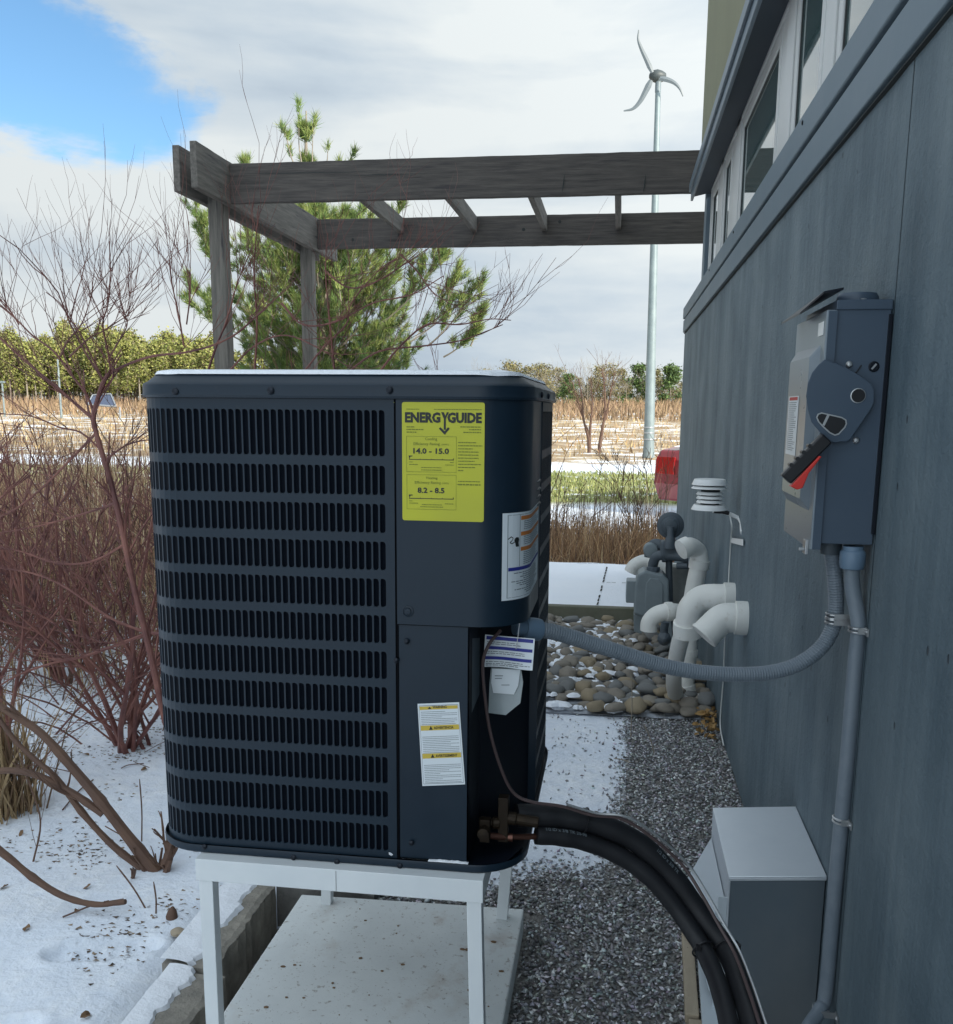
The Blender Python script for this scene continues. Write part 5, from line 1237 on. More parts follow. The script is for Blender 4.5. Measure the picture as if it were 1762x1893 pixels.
for i, (yy, wpx) in enumerate(((YF+.02, 0), (YBk+.02, 0))):
    t = MB(); x0, x1 = xou+.0425, xin-.0425; n = 30; ring = []
    for k_ in range(n+1):
        z = -.05+(zPt-.02+.05)*k_/n; e = fnoise(z*3, i, 4)*.003
        ring += [(x0+e*.3, yy-.045+e, z), (x1-.0005+e*.3, yy-.045+e, z), (x1-.0005, yy+.055, z), (x0, yy+.055, z)]
    t.v = ring; t.f = [(a*4+k_, a*4+(k_+1) % 4, (a+1)*4+(k_+1) % 4, (a+1)*4+k_) for a in range(n) for k_ in range(4)]+[(n*4, n*4+1, n*4+2, n*4+3)]
    t.build('post', wood_z, pg, recalc=True, bevel=.005)
for (px, py) in ((652, 443), (738, 435), (968, 424), (1035, 410)):
    c = q(px, py, YBk-.0005); MB().lathe((c.x, YBk-.001, c.z), (0, -1, 0), [(.013, 0), (.012, .002), (.0001, .0025)], 9).build('knot', groove, pg)
for (px0, px1, py) in ((440, 700, 322), (640, 800, 325), (1040, 1060, 345), (1190, 1200, 345)):
    a, b = q(px0, py, YF), q(px1, py-4, YF); mb = MB(); n = 20
    if px1-px0 < 30: a, b = q(px0+4, py-22, YF), q(px0, py+10, YF)
    for k_ in range(n):
        p = a.lerp(b, k_/n); p2 = a.lerp(b, (k_+1)/n); o_ = fnoise(k_*.5, px0)*.004; o2 = fnoise((k_+1)*.5, px0)*.004; w_ = .0018*math.sin(math.pi*(k_+.5)/n)+.0004
        dz = Vector((0, 0, w_)) if px1-px0 > 30 else Vector((w_*1.6, 0, 0)); off = Vector((0, 0, o_)) if px1-px0 > 30 else Vector((o_, 0, 0)); off2 = Vector((0, 0, o2)) if px1-px0 > 30 else Vector((o2, 0, 0))
        yq = Vector((0, -.0075, 0)); mb.add([p-dz+off+yq, p2-dz+off2+yq, p2+dz+off2+yq, p+dz+off+yq], [(0, 1, 2, 3)])
    mb.build('crack', groove, pg)

# ================================================================== WIND TURBINE
tb = onz(1199, 846, 0); YT = tb.y
wt = thing('wind_turbine', tb, 'small three bladed wind turbine on a tall pale pole in the field', 'wind turbine')
hub = q(1211, 141, YT); top = q(1217, 152, YT)
n = 24; pts = [Vector((tb.x, YT, tb.z)).lerp(Vector((top.x, YT, top.z)), i/n) for i in range(n+1)]
MB().tube(pts, [.155-.085*(i/n)+(.02 if i == 0 else 0) for i in range(n+1)], 16).build('tower', tower, wt, smooth=True)
for py in (800, 812, 790): 
    c = q(1200, py, YT); MB().lathe((c.x, YT, c.z), (0, 0, 1), [(.150, -.02), (.165, -.018), (.165, .018), (.150, .02)], 14).build('band', galv, wt)
MB().lathe(tuple(hub+Vector((.05, 0, 0))), (-1, -.35, 0), [(.0001, -.26), (.10, -.23), (.15, -.12), (.17, 0), (.14, .12), (.07, .20), (.0001, .22)], 18).build('nacelle', nac, wt, smooth=True)
MB().lathe(tuple(top), (0, 0, -1), [(.13, -.10), (.13, -.06), (.08, 0), (.08, .25)], 14).build('yaw_collar', metergrey, wt, smooth=True)
def bladeB(pxs, wpx):
    mb = MB(); P = smooth_path([q(x, y_, YT-.3) for x, y_ in pxs], 6); n = len(P)
    for i, p in enumerate(P):
        t = (P[min(i+1, n-1)]-P[max(i-1, 0)]).normalized(); nn_ = Vector((-t.z, 0, t.x)); w_ = wpx*YT/FPX*(1-.80*(i/(n-1))**1.3)*(.6+.4*min(1, i/3))/2
        mb.v += [tuple(p-nn_*w_), tuple(p+Vector((0, -w_*.35, 0))), tuple(p+nn_*w_), tuple(p+Vector((0, w_*.35, 0)))]
    mb.f = [(i*4+k_, i*4+(k_+1) % 4, (i+1)*4+(k_+1) % 4, (i+1)*4+k_) for i in range(n-1) for k_ in range(4)]+[(0, 3, 2, 1), ((n-1)*4, (n-1)*4+1, (n-1)*4+2, (n-1)*4+3)]
    mb.build('blade', blade_m, wt, smooth=True, recalc=True)
bladeB([(1206, 134), (1196, 112), (1185, 88), (1180, 72), (1181, 55)], 9); bladeB([(1204, 148), (1194, 168), (1183, 188), (1170, 201), (1153, 205)], 11); bladeB([(1220, 144), (1236, 148), (1248, 154), (1257, 164), (1263, 178)], 9)

# ================================================================== CARS
carred = mat('red car paint', (.20, .010, .014), .3, coat=.6); carwhite = mat('pale car paint', (.26, .32, .40), .35, coat=.4)
cargl = mat('dark car glass', (.02, .025, .03), .08); tyre = mat('tyre rubber', (.012, .012, .012), .8); lampred = mat('tail lamp', (.32, .008, .008), .2, coat=.5)
def make_car(loc, rot, paint, label):
    t = thing('parked_car', loc, label, 'car'); Lc, Wc = 4.2, 1.72; R = Matrix.Rotation(rot, 3, 'Z')
    def wp(x, y_, z): return Vector(loc)+R @ Vector((x, y_, z))
    prof = [(0.02, .28), (-.04, .50), (-.02, .80), (.06, .92), (.42, .97), (.62, 1.08), (1.02, 1.40), (1.35, 1.45), (2.0, 1.44), (2.45, 1.38), (3.05, 1.02), (3.85, .88), (4.15, .72), (4.2, .45), (4.1, .28), (3.72, .24), (3.55, .52), (3.3, .62), (3.05, .52), (2.9, .22), (1.25, .22), (1.1, .52), (.85, .62), (.6, .52), (.45, .24)]
    mb = MB(); n = len(prof); sec = [(-Wc/2+.10, 1.0), (-Wc/2+.02, .55), (-Wc/2, .3), (Wc/2, .3), (Wc/2-.02, .55), (Wc/2-.10, 1.0)]
    def yat(side_, z): return side_*(Wc/2-.02-(max(0, z-.85)*.28)-(.05 if z < .3 else 0))
    for sd_ in (-1, 1): mb.v += [tuple(wp(x, yat(sd_, z), z)) for x, z in prof]
    mb.f = [(i, (i+1) % n, (i+1) % n+n, i+n) for i in range(n)]+[tuple(range(n))[::-1], tuple(range(n, 2*n))]
    mb.build('body', paint, t, recalc=True, bevel=.03)
    for sd_ in (-1, 1):
        for (poly) in ([(.78, 1.02), (1.08, 1.34), (1.45, 1.39), (1.45, .99)], [(1.52, 1.0), (1.52, 1.39), (2.15, 1.37), (2.70, 1.05), (2.68, 1.0)]):
            MB().prism([wp(x, yat(sd_, z)+sd_*.004, z) for x, z in poly], R @ Vector((0, sd_*.006, 0))).build('side_window', cargl, t)
        for wx_ in (.85, 3.3):
            ww = MB(); c_ = wp(wx_, sd_*(Wc/2-.12), .31); ww.lathe(tuple(c_), tuple(R @ Vector((0, sd_, 0))), [(.0001, -.1), (.29, -.1), (.31, -.06), (.31, .07), (.29, .09), (.20, .09)], 20); wo = ww.build('wheel', tyre, t, smooth=True)
            MB().lathe(tuple(c_), tuple(R @ Vector((0, sd_, 0))), [(.19, .085), (.19, .093), (.08, .10), (.0001, .10)], 12).build('rim', galv, wo)
        MB().prism([wp(-.04, sd_*(Wc/2-.34), .62), wp(-.035, sd_*(Wc/2-.06), .62), wp(-.01, sd_*(Wc/2-.06), .84), wp(-.01, sd_*(Wc/2-.34), .84)], R @ Vector((-.02, 0, 0))).build('tail_light', lampred, t, bevel=.004)
    MB().prism([wp(.64, -.58, 1.095), wp(.64, .58, 1.095), wp(1.0, .52, 1.375), wp(1.0, -.52, 1.375)], R @ Vector((-.02, 0, .016))).build('rear_window', cargl, t)
    MB().prism([wp(2.55, -.60, 1.345), wp(2.55, .60, 1.345), wp(3.02, .66, 1.06), wp(3.02, -.66, 1.06)], R @ Vector((.012, 0, .018))).build('windscreen', cargl, t)
    sn = MB(); sn.grid(lambda u, v: tuple(wp(1.08+1.2*u, -.5+1.0*v, 1.45+.02*math.sin(math.pi*u)*math.sin(math.pi*v))), 10, 6); sn.build('roof_snow', snow, t, smooth=True)
    sn = MB(); sn.grid(lambda u, v: tuple(wp(.08+.36*u, -.62+1.24*v, .945+.05*u+.02)), 4, 6); sn.build('window_snow', snow, t, smooth=True)
    return t
cc = q(1192, 900, 12.3); make_car((cc.x+.80, 12.25, -.10), R_(52), carred, 'red snow dusted car mostly hidden behind the corner of the building')
# pale pole and tilted solar array far off at the left
pz = q(112, 745, 58); tz = q(109, 664, 58)
lp_ = thing('light_pole', (pz.x, 58, terrain(0, 58)), 'thin pale pole rising behind the red branches at the left', 'pole')
MB().tube([(pz.x, 58, terrain(0, 58)-.1), (pz.x, 58, tz.z)], [.075, .055], 10).build('pole', tower, lp_); MB().box(pz.x-.5, pz.x, 57.95, 58.05, tz.z-1.35, tz.z-1.30).build('cross_arm', tower, lp_)
pz = q(8, 760, 59); tz = q(7, 708, 59)
lp_ = thing('light_pole', (pz.x, 59, terrain(0, 59)), 'short pale lamp pole far off at the left edge', 'pole')
MB().tube([(pz.x, 59, terrain(0, 59)-.1), (pz.x, 59, tz.z)], .06, 8).build('pole', tower, lp_); MB().box(pz.x-.15, pz.x+.2, 58.9, 59.1, tz.z, tz.z+.12).build('lamp_head', tower, lp_, bevel=.02)
sa = thing('solar_array', (q(200, 745, 57).x, 57, terrain(0, 57)), 'tilted dark panel array with a pale rim standing far off beyond the shrub', 'solar panel')
pp = [q(163, 748, 57), q(215, 752, 57), q(205, 729, 57.8), q(172, 731, 57.8)]
MB().prism(pp, (0, .08, -.05)).build('panel', mat('panel glass', (.06, .075, .12), .2), sa)
for i in range(4): MB().tube([pp[i]+Vector((0, -.03, .03)), pp[(i+1) % 4]+Vector((0, -.03, .03))], .045, 6).build('rim', galv, sa)
for i in (0, 1): MB().tube([pp[i]+Vector((0, .4, -.02)), (pp[i].x, pp[i].y+.4, terrain(0, 57)-.1)], .06, 6).build('post', galv, sa)

# ================================================================== VEGETATION
def blades(name, n, sampler, zf, hr, wr, lean, cols, m, lab=None, cat=None, parent=None, curve=.4, seed=1, group=None):
    rng = np.random.default_rng(seed); P = sampler(rng, n); n = len(P); h = rng.uniform(*hr, n); wd = rng.uniform(*wr, n)/2
    az = rng.uniform(0, 6.283, n); ln = np.abs(rng.normal(0, lean, n)); fa = rng.uniform(0, 6.283, n)
    z0 = np.array([zf(x, y_) for x, y_ in P]); dx, dy = np.cos(az)*ln, np.sin(az)*ln; sx, sy = np.cos(fa)*wd, np.sin(fa)*wd
    V = np.zeros((n, 6, 3)); 
    for i, (t, ws_) in enumerate(((0, 1), (.55, .8), (1, .25))):
        bx = P[:, 0]+dx*h*(t*(1-curve)+curve*t*t); by = P[:, 1]+dy*h*(t*(1-curve)+curve*t*t); bz = z0+h*t*np.sqrt(np.maximum(.1, 1-(ln*t*.6)**2))
        V[:, 2*i] = np.stack([bx-sx*ws_, by-sy*ws_, bz], 1); V[:, 2*i+1] = np.stack([bx+sx*ws_, by+sy*ws_, bz], 1)
    F = np.array([(0, 1, 3, 2), (2, 3, 5, 4)])[None]+(np.arange(n)*6)[:, None, None]
    c = np.array(cols)[rng.integers(0, len(cols), n)]*rng.uniform(.7, 1.25, (n, 1))
    return np_mesh(name, V.reshape(-1, 3), F.reshape(-1, 4), m, tint=np.repeat(c, 2, 0), kind='stuff', label=lab, cat=cat, parent=parent, group=group)
white1 = mat('tinted plant', (1, 1, 1), .85, attr='tint')
def box_s(x0, x1, y0, y1, clump=0, thr=0):
    def f(rng, n):
        P = np.stack([rng.uniform(x0, x1, n), rng.uniform(y0, y1, n)], 1)
        if clump: P = P[np.array([fnoise(a*clump, b*clump, 4) > thr-.5*rng.random() for a, b in P])]
        return P
    return f
# brown grass belt behind the slab, thicket at left, far brush
blades('dry_grass', 9000, box_s(-2.6, .75, 7.95, 9.3), lambda x, y_: 0, (.10, .44), (.004, .010), .50, [(.46, .29, .16), (.33, .20, .11), (.60, .43, .24), (.22, .14, .09), (.50, .31, .17)], white1, 'belt of dry brown grass and weeds behind the snowy slab', 'dry grass', seed=3)
blades('dry_grass', 900, box_s(-2.6, .45, 8.2, 9.8), lambda x, y_: 0, (.45, .85), (.003, .006), .12, [(.12, .08, .06), (.22, .15, .09)], white1, 'thin dark weed stalks rising above the brown grass belt', 'weeds', seed=4)
blades('dry_thicket', 16000, box_s(-9, -1.25, 4.5, 9.5), lambda x, y_: .04, (.35, 1.20), (.004, .009), .50, [(.38, .23, .13), (.26, .13, .09), (.58, .41, .23), (.38, .19, .14), (.17, .10, .07), (.62, .48, .30)], white1, 'dense thicket of dry brown and reddish stems at the left', 'thicket', seed=5)
blades('dry_thicket', 1500, box_s(-5.5, -1.75, 3.7, 4.6, 1.2, .15), lambda x, y_: .04, (.25, .75), (.003, .007), .50, [(.22, .13, .08), (.15, .09, .06), (.36, .25, .13)], white1, 'looser dry stems standing in snow at the near edge of the thicket', 'thicket', seed=6)
blades('far_grass', 26000, lambda rng, n: (lambda y_: np.stack([rng.uniform(-1, 1, n)*(6+y_*.75), y_], 1))(26+55*rng.random(n)**.8), lambda x, y_: terrain(x, y_)-.05, (.08, .30), (.02, .06), .6, [(.46, .34, .16), (.36, .24, .12), (.27, .17, .09), (.50, .38, .20)], white1, 'tufts of golden grass scattered over the snowy field', 'grass', seed=7)
blades('far_brush', 26000, lambda rng, n: (lambda y_: np.stack([rng.uniform(-1, 1, n)*(6+y_*.8), y_], 1))(rng.uniform(62, 100, n)), lambda x, y_: terrain(x, y_)-.1, (.3, 1.0), (.04, .12), .45, [(.27, .18, .10), (.33, .23, .13), (.20, .135, .08), (.29, .19, .12)], white1, 'band of brown brush along the far side of the field', 'brush', seed=8)
# lower lawn blades near: short green grass
blades('lawn_grass', 9000, box_s(-5, 2.5, 14.0, 21.3), lambda x, y_: 0, (.02, .07), (.012, .03), .5, [(.26, .29, .09), (.36, .36, .15), (.20, .24, .08)], white1, 'short green grass with streaks of snow beyond the white path', 'grass', seed=9)

def leaf_cloud(center_fn, n, size, seed, cols, sq=(1, 1, 1)):
    """n small facets placed by center_fn(rng, i); returns V, F, tint"""
    rng = np.random.default_rng(seed); C = center_fn(rng, n); n = len(C); s = size*rng.uniform(.6, 1.4, n)
    a = rng.normal(0, 1, (n, 3)); a /= np.linalg.norm(a, axis=1)[:, None]; b = np.cross(a, rng.normal(0, 1, (n, 3))); b /= np.linalg.norm(b, axis=1)[:, None]
    V = np.stack([C-a*s[:, None]*.5-b*s[:, None]*.5, C+a*s[:, None]*.6-b*s[:, None]*.2, C+b*s[:, None]*.75], 1).reshape(-1, 3)
    F = np.arange(3*n).reshape(-1, 3); c = np.array(cols)[rng.integers(0, len(cols), n)]*rng.uniform(.7, 1.3, (n, 1)); return V, F, c
# far pines: a few distinct crowns, shared by many trees
def far_pine_meshes(seed, h, cw, cols, size, n=900, low=.35):
    rng0 = np.random.default_rng(seed); k = 26
    cz = low*h+(1-low)*h*rng0.random(k)**.9; cr_ = cw*(1.05-.85*((cz-low*h)/((1-low)*h)))*rng0.uniform(.3, 1.0, k); ca = rng0.uniform(0, 6.28, k)
    CC = np.stack([np.cos(ca)*cr_, np.sin(ca)*cr_, cz], 1); CC[0] = (0, 0, h*.95)
    def cf_(rng, n_):
        i = rng.integers(0, k, n_); return CC[i]+rng.normal(0, 1, (n_, 3))*np.array([cw*.20, cw*.20, h*.05])
    V, F, c = leaf_cloud(cf_, n, size, seed, cols)
    cm = bpy.data.meshes.new('crown'); cm.from_pydata(V.tolist(), [], F.tolist()); add_tint(cm, c); cm.materials.append(white1)
    mb = MB().tube([(0, 0, -.3), (.05, 0, h*.5), (0, .03, h*.93)], [h*.016, h*.011, h*.003], 6)
    for z_, a_ in zip(cz[:12], ca[:12]): mb.tube([(0, 0, z_*.92), (math.cos(a_)*cw*.5, math.sin(a_)*cw*.5, z_)], [h*.004, h*.002], 4)
    tm = bpy.data.meshes.new('trunk'); tm.from_pydata([tuple(v) for v in mb.v], [], mb.f); tm.materials.append(bark_grey); return cm, tm
def bare_meshes(seed, h, spread, r0, lv=4):
    rng0 = random.Random(seed); mb = MB()
    def grow(p, d, ln, r, lev):
        pts = [p]; 
        for _ in range(3):
            d = (d+Vector((rng0.uniform(-.12, .12), rng0.uniform(-.12, .12), rng0.uniform(0, .08)))).normalized(); pts.append(pts[-1]+d*ln/3)
        mb.tube(pts, [r, r*.85, r*.7, r*.55], 4 if lev > 1 else 6, cap=False)
        if lev < lv:
            for _ in range(3 if lev else 5):
                t = rng0.choice((1, 2, 3, 3)); dd = (d+Vector((rng0.uniform(-1, 1), rng0.uniform(-1, 1), rng0.uniform(0, .5)))*spread).normalized(); grow(pts[t], dd, ln*rng0.uniform(.5, .75), r*.5, lev+1)
    grow(Vector((0, 0, -.2)), Vector((0, 0, 1)), h*.42, r0, 0)
    me = bpy.data.meshes.new('branches'); me.from_pydata([tuple(v) for v in mb.v], [], mb.f); me.materials.append(bark_grey); return me
PC = [(.25, .255, .065), (.19, .21, .05), (.31, .30, .09), (.14, .165, .04), (.20, .17, .09)]
pines = [far_pine_meshes(40+i, 6.4, 1.35, PC, .18, 2800, low=.30) for i in range(6)]
rt = random.Random(21); k = 0
def tree_at(name, meshes, x, y_, sc, rot, label, group, cat='tree'):
    t = thing(name, (x, y_, terrain(x, y_)-.1), label, cat, group); t.rotation_euler = (0, 0, rot); t.scale = sc
    for nm, me in meshes:
        o = bpy.data.objects.new(nm, me); COL.objects.link(o); o.parent = t
    return t
for i in range(110):
    px = -40+450*((i*0.618) % 1); Yt = 84+26*rt.random(); b = q(px, 740, Yt); cm, tm = rt.choice(pines); s = rt.uniform(.82, 1.05)*(Yt/93)
    tree_at('pine_tree', (('crown', cm), ('trunk', tm)), b.x, Yt, (s, s, s*rt.uniform(.84, 1.12)*(1.0 if px < 250 else .92)), rt.uniform(0, 6.3), 'one of the yellow green pines in the far wood at the left', 'pines of the far wood at the left')
# solid depth of the wood behind the front trees
def wood_s(rng, n_):
    x = rng.uniform(-95, -28, n_); y_ = rng.uniform(112, 122, n_); z = 2.6+rng.random(n_)**.9*5.6; return np.stack([x, y_, z], 1)
V, F, c = leaf_cloud(wood_s, 16000, .42, 5, PC); np_mesh('far_wood', V, F, white1, tint=c*.7, kind='stuff', label='depth of the far wood seen between its front pines', cat='wood')
ev = [far_pine_meshes(60+i, 4.2, 1.6, [(.075, .13, .035), (.11, .165, .045), (.055, .095, .035)], .17, 2600, low=.05) for i in range(2)]
yl = [far_pine_meshes(70+i, 4.0, 1.6, [(.20, .18, .07), (.26, .21, .10), (.15, .145, .055)], .13, 1900, low=.1) for i in range(3)]
bare = [bare_meshes(80+i, 5.2, .5, .035) for i in range(4)]
YR = 104
lab = {0: 'dark green evergreen beside the turbine pole, left of it', 1: 'dark green evergreen beside the turbine pole, right of it', 2: 'dark bluish evergreen just right of the unit at the field edge'}
for i, (px, s) in enumerate(((1178, .95), (1238, .92), (1052, .72))):
    b = q(px, 750, YR-2); cm, tm = ev[i % 2]; tree_at('evergreen_tree', (('crown', cm), ('trunk', tm)), b.x, YR-2-i, (s*1.15, s*1.15, s), rt.uniform(0, 6), lab[i], None)
for i in range(22):
    px = 880+400*((i*.618+.2) % 1); Yt = 104+8*rt.random(); b = q(px, 750, Yt); cm, tm = yl[i % 3]; s = rt.uniform(.55, 1.1)*(1.12 if px < 1150 else .9)
    tree_at('yellow_green_tree', (('crown', cm), ('trunk', tm)), b.x, Yt, (s, s, s), rt.uniform(0, 6), 'one of the olive green trees in the far row beyond the field', 'olive green trees in the far row')
for i in range(46):
    px = 870+400*((i*.618+.45) % 1); Yt = 99+12*rt.random(); b = q(px, 750, Yt); s = rt.uniform(.6, 1.0)*(1.15 if 1080 < px < 1150 else 1)
    tree_at('bare_tree', (('branches', bare[i % 4]),), b.x, Yt, (s, s, s), rt.uniform(0, 6), 'one of the bare leafless trees in the far row beyond the field', 'bare trees in the far row')
# the two bare saplings in the field
def traced_tree(name, lines, Y, m, label, r0, cat='tree', twigs=(6, .25), seed=1, group=None, dy=0.0):
    rg = random.Random(seed); mb = MB(); allp = []
    for pxs, ra, rb_ in lines:
        P = smooth_path([q(p[0], p[1], Y+(p[2] if len(p) > 2 else 0)) for p in pxs], 5); n_ = len(P)
        mb.tube(P, [(ra+(rb_-ra)*i/(n_-1))*(1+.13*fnoise(i*.55, ra*900)+(.14 if i % 7 == 3 else 0)) for i in range(n_)], 9 if ra > .006 else 5); allp.append((P, ra, rb_))
    def twig(p, d, ln, r, lev):
        pts = [p]
        for _ in range(3): d = (d+Vector((rg.uniform(-.2, .2), rg.uniform(-.2, .2), rg.uniform(-.03, .16)))).normalized(); pts.append(pts[-1]+d*ln/3)
        mb.tube(pts, [r, r*.85, r*.7, r*.5], 4, cap=False)
        if lev > 0:
            for _ in range(rg.choice((1, 2, 2))): twig(rg.choice(pts[1:]), (d+Vector((rg.uniform(-.7, .7), rg.uniform(-.7, .7), rg.uniform(-.1, .5)))).normalized(), ln*rg.uniform(.4, .8), r*.65, lev-1)
    for P, ra, rb_ in allp:
        for _ in range(twigs[0]):
            i = rg.randrange(2, len(P)-1); t = (P[i+1]-P[i]).normalized(); d = (t+Vector((rg.uniform(-.9, .9), rg.uniform(-.9, .9), rg.uniform(-.1, .8)))).normalized()
            twig(P[i], d, twigs[1]*rg.uniform(.4, 1.2), max(twigs[2] if len(twigs) > 2 else .0009, rb_*.6), 2)
    return mb.build(name, m, smooth=True, label=label, cat=cat, group=group)
traced_tree('sapling', [([(1089, 842), (1089, 815), (1084, 795), (1078, 770), (1076, 735), (1070, 700)], .065, .015), ([(1090, 815), (1092, 780), (1095, 745), (1092, 700)], .045, .012), ([(1079, 775), (1068, 740), (1058, 705)], .03, .01)], 31.5, bark_brown, 'left one of two bare saplings in the snowy field', .06, twigs=(12, .55, .008), seed=3)
traced_tree('sapling', [([(1107, 838), (1110, 815), (1114, 790), (1118, 765), (1118, 720), (1112, 680)], .065, .015), ([(1113, 790), (1122, 760), (1130, 720), (1136, 690)], .04, .012)], 31.0, bark_brown, 'right one of two bare saplings in the snowy field', .06, twigs=(14, .55, .008), seed=4)

# young white pine behind the pergola
YPn = 10.8
pt_ = thing('white_pine', (q(600, 760, YPn).x, YPn, 0), 'bushy young pine with long green needles behind the pergola', 'pine tree')
rp = random.Random(17); rpn = np.random.default_rng(17)
base = Vector((q(600, 760, YPn).x, YPn, 0)); topP = q(566, 205, YPn); TB = MB(); tr_ = smooth_path([base, q(600, 560, YPn), q(590, 420, YPn), q(568, 330, YPn), topP], 10)
TB.tube(tr_, [.075*(1-i/(len(tr_)-1))+.008 for i in range(len(tr_))], 8)
tuft_c = []; tuft_d = []; tuft_k = []
ztop = topP.z
def trunk_at(z):
    for a, b in zip(tr_, tr_[1:]):
        if a.z <= z <= b.z: return a.lerp(b, (z-a.z)/max(1e-6, b.z-a.z))
    return tr_[-1]
z = .5
BR = MB()
def branch(p, d, ln, r, lev, dens=1.0):
    n_ = 7 if lev == 0 else 4; pts = [p]
    for i in range(n_): d = (d+Vector((rp.uniform(-.10, .10), rp.uniform(-.10, .10), .075 if lev == 0 else .05))).normalized(); pts.append(pts[-1]+d*ln/n_)
    BR.tube(pts, [r*(1-.8*i/n_) for i in range(n_+1)], 4, cap=False)
    for i in range(1, n_+1):
        t = i/n_
        if lev == 0 and t > .28:
            for _ in range(2 if dens == 1 else rp.choice((0, 0, 1))):
                dd = (d+Vector((rp.uniform(-1, 1), rp.uniform(-1, 1), rp.uniform(-.1, .7)))*.8).normalized(); branch(pts[i], dd, ln*rp.uniform(.18, .36), r*.4, 1)
        if (lev == 0 and t > .72) or (lev == 1 and t > .25):
            for _ in range(1 if dens < 1 else 2):
                dd = (d+Vector((rp.uniform(-1, 1), rp.uniform(-1, 1), rp.uniform(-.2, .9)))*.5).normalized(); tuft_c.append(pts[i]); tuft_d.append(dd)
    tuft_c.append(pts[-1]); tuft_d.append(d)
while z < ztop-.25:
    f = (z-.5)/(ztop-.5); ln = 1.12 if f < .42 else 1.12-.98*min(1, (f-.42)/.30)
    m_ = 8 if f < .66 else 2
    a0 = rp.uniform(0, 6.28); c = trunk_at(z)
    for k_ in range(m_):
        a = a0+k_*6.283/m_+rp.uniform(-.3, .3); up_ = .35+1.3*f*f+(1.4 if f > .66 else 0); l2 = ln*rp.uniform(.75, 1.15)
        branch(c, Vector((math.cos(a), math.sin(a), up_)).normalized(), l2, .006+.012*(1-f), 0)
    z += .17 if f < .66 else .30
for (px, py, dx, dz, ln) in ((870, 640, .5, .9, .35), (700, 600, 1, .5, .9), (740, 560, .9, .6, .7), (720, 650, 1, .35, 1.0), (430, 600, -.9, .55, .6), (420, 520, -.6, .8, .75), (790, 640, .9, .5, .7), (800, 600, .8, .8, .55), (430, 560, -.5, .9, .8), (470, 640, -.9, .3, .8), (820, 660, .8, .35, .45), (575, 320, .22, 1, .48), (560, 320, -.10, 1, .55), (548, 320, -.28, 1, .42), (600, 320, .25, 1, .26), (600, 372, .8, .7, .5), (520, 400, -.8, .6, .6), (700, 440, .7, .7, .55)):
    branch(q(px, py, YPn-.2), Vector((dx, rp.uniform(-.2, .2), dz)).normalized(), ln, .010, 0, 1.0 if py > 380 else .5)
BR.v += []; 
TB.add(BR.v, BR.f); TB.build('trunk', bark_grey, pt_, smooth=True)
C = np.array([tuple(p) for p in tuft_c]); D = np.array([tuple(p) for p in tuft_d]); nt_ = len(C); kn = 13
nd = np.repeat(D, kn, 0)+rpn.normal(0, .38, (nt_*kn, 3)); nd /= np.linalg.norm(nd, axis=1)[:, None]; st_ = np.repeat(C, kn, 0)+rpn.normal(0, .012, (nt_*kn, 3))
ln = rpn.uniform(.07, .125, (nt_*kn, 1)); sd_ = np.cross(nd, rpn.normal(0, 1, nd.shape)); sd_ /= np.linalg.norm(sd_, axis=1)[:, None]; wv = .0036
V = np.stack([st_-sd_*wv, st_+sd_*wv, st_+nd*ln], 1).reshape(-1, 3); F = np.arange(len(V)).reshape(-1, 3)
tc_ = np.array([(.14, .205, .05), (.19, .25, .06), (.10, .165, .05), (.25, .28, .08)])[rpn.integers(0, 4, nt_)]*rpn.uniform(.75, 1.25, (nt_, 1))
np_mesh('needles', V, F, white1, tint=np.repeat(tc_, kn, 0), kind='stuff', parent=pt_)

# shrubs: generated red-stemmed bushes
def shrub(x, y_, z0, nst, h, spread, seed, m, label, r=.005, group=None, tw=3, minr=.0009, name='bare_shrub', lean=(0, 0)):
    rg = random.Random(seed); mb = MB()
    def grow(p, d, ln, r_, lev):
        n_ = 5 if lev == 0 else 3; pts = [p]
        for _ in range(n_): d = (d+Vector((rg.uniform(-.16, .16), rg.uniform(-.16, .16), rg.uniform(-.02, .12)))).normalized(); pts.append(pts[-1]+d*ln/n_)
        mb.tube(pts, [max(minr, r_*(1-.55*i/n_)) for i in range(n_+1)], 5 if lev == 0 else 4, cap=False)
        if lev < tw:
            for _ in range(rg.choice((2, 3, 3)) if lev else 5):
                i = rg.randrange(1, n_+1); dd = (d+Vector((rg.uniform(-1, 1), rg.uniform(-1, 1), rg.uniform(-.25, .6)))*.75).normalized(); grow(pts[i], dd, ln*rg.uniform(.35, .62), r_*.55, lev+1)
    for i in range(nst):
        a = rg.uniform(0, 6.28); d = Vector((math.cos(a)*spread*rg.random()+lean[0], math.sin(a)*spread*rg.random()+lean[1], 1)).normalized(); grow(Vector((x+rg.uniform(-.06, .06), y_+rg.uniform(-.06, .06), z0)), d, h*rg.uniform(.7, 1.05), r*rg.uniform(.7, 1.3), 0)
    return mb.build(name, m, smooth=True, label=label, cat='shrub', group=group)
shrub(-1.75, 3.2, .03, 10, .86, .8, 31, bark_red, 'red stemmed bare shrub just left of the unit', .010, minr=.0015)
shrub(-2.5, 4.0, .03, 12, .86, .9, 32, bark_red, 'tangled red brown shrub at mid left, in front of the dry thicket', .010, minr=.0016)
shrub(-2.15, 2.95, .03, 8, .88, .8, 41, bark_red, 'nearest maroon stemmed shrub between the tall red stem and the left edge', .009, minr=.0014)
shrub(-1.45, 3.75, .03, 9, .85, .7, 42, bark_red, 'maroon shrub close behind the left edge of the unit', .008, minr=.0014)
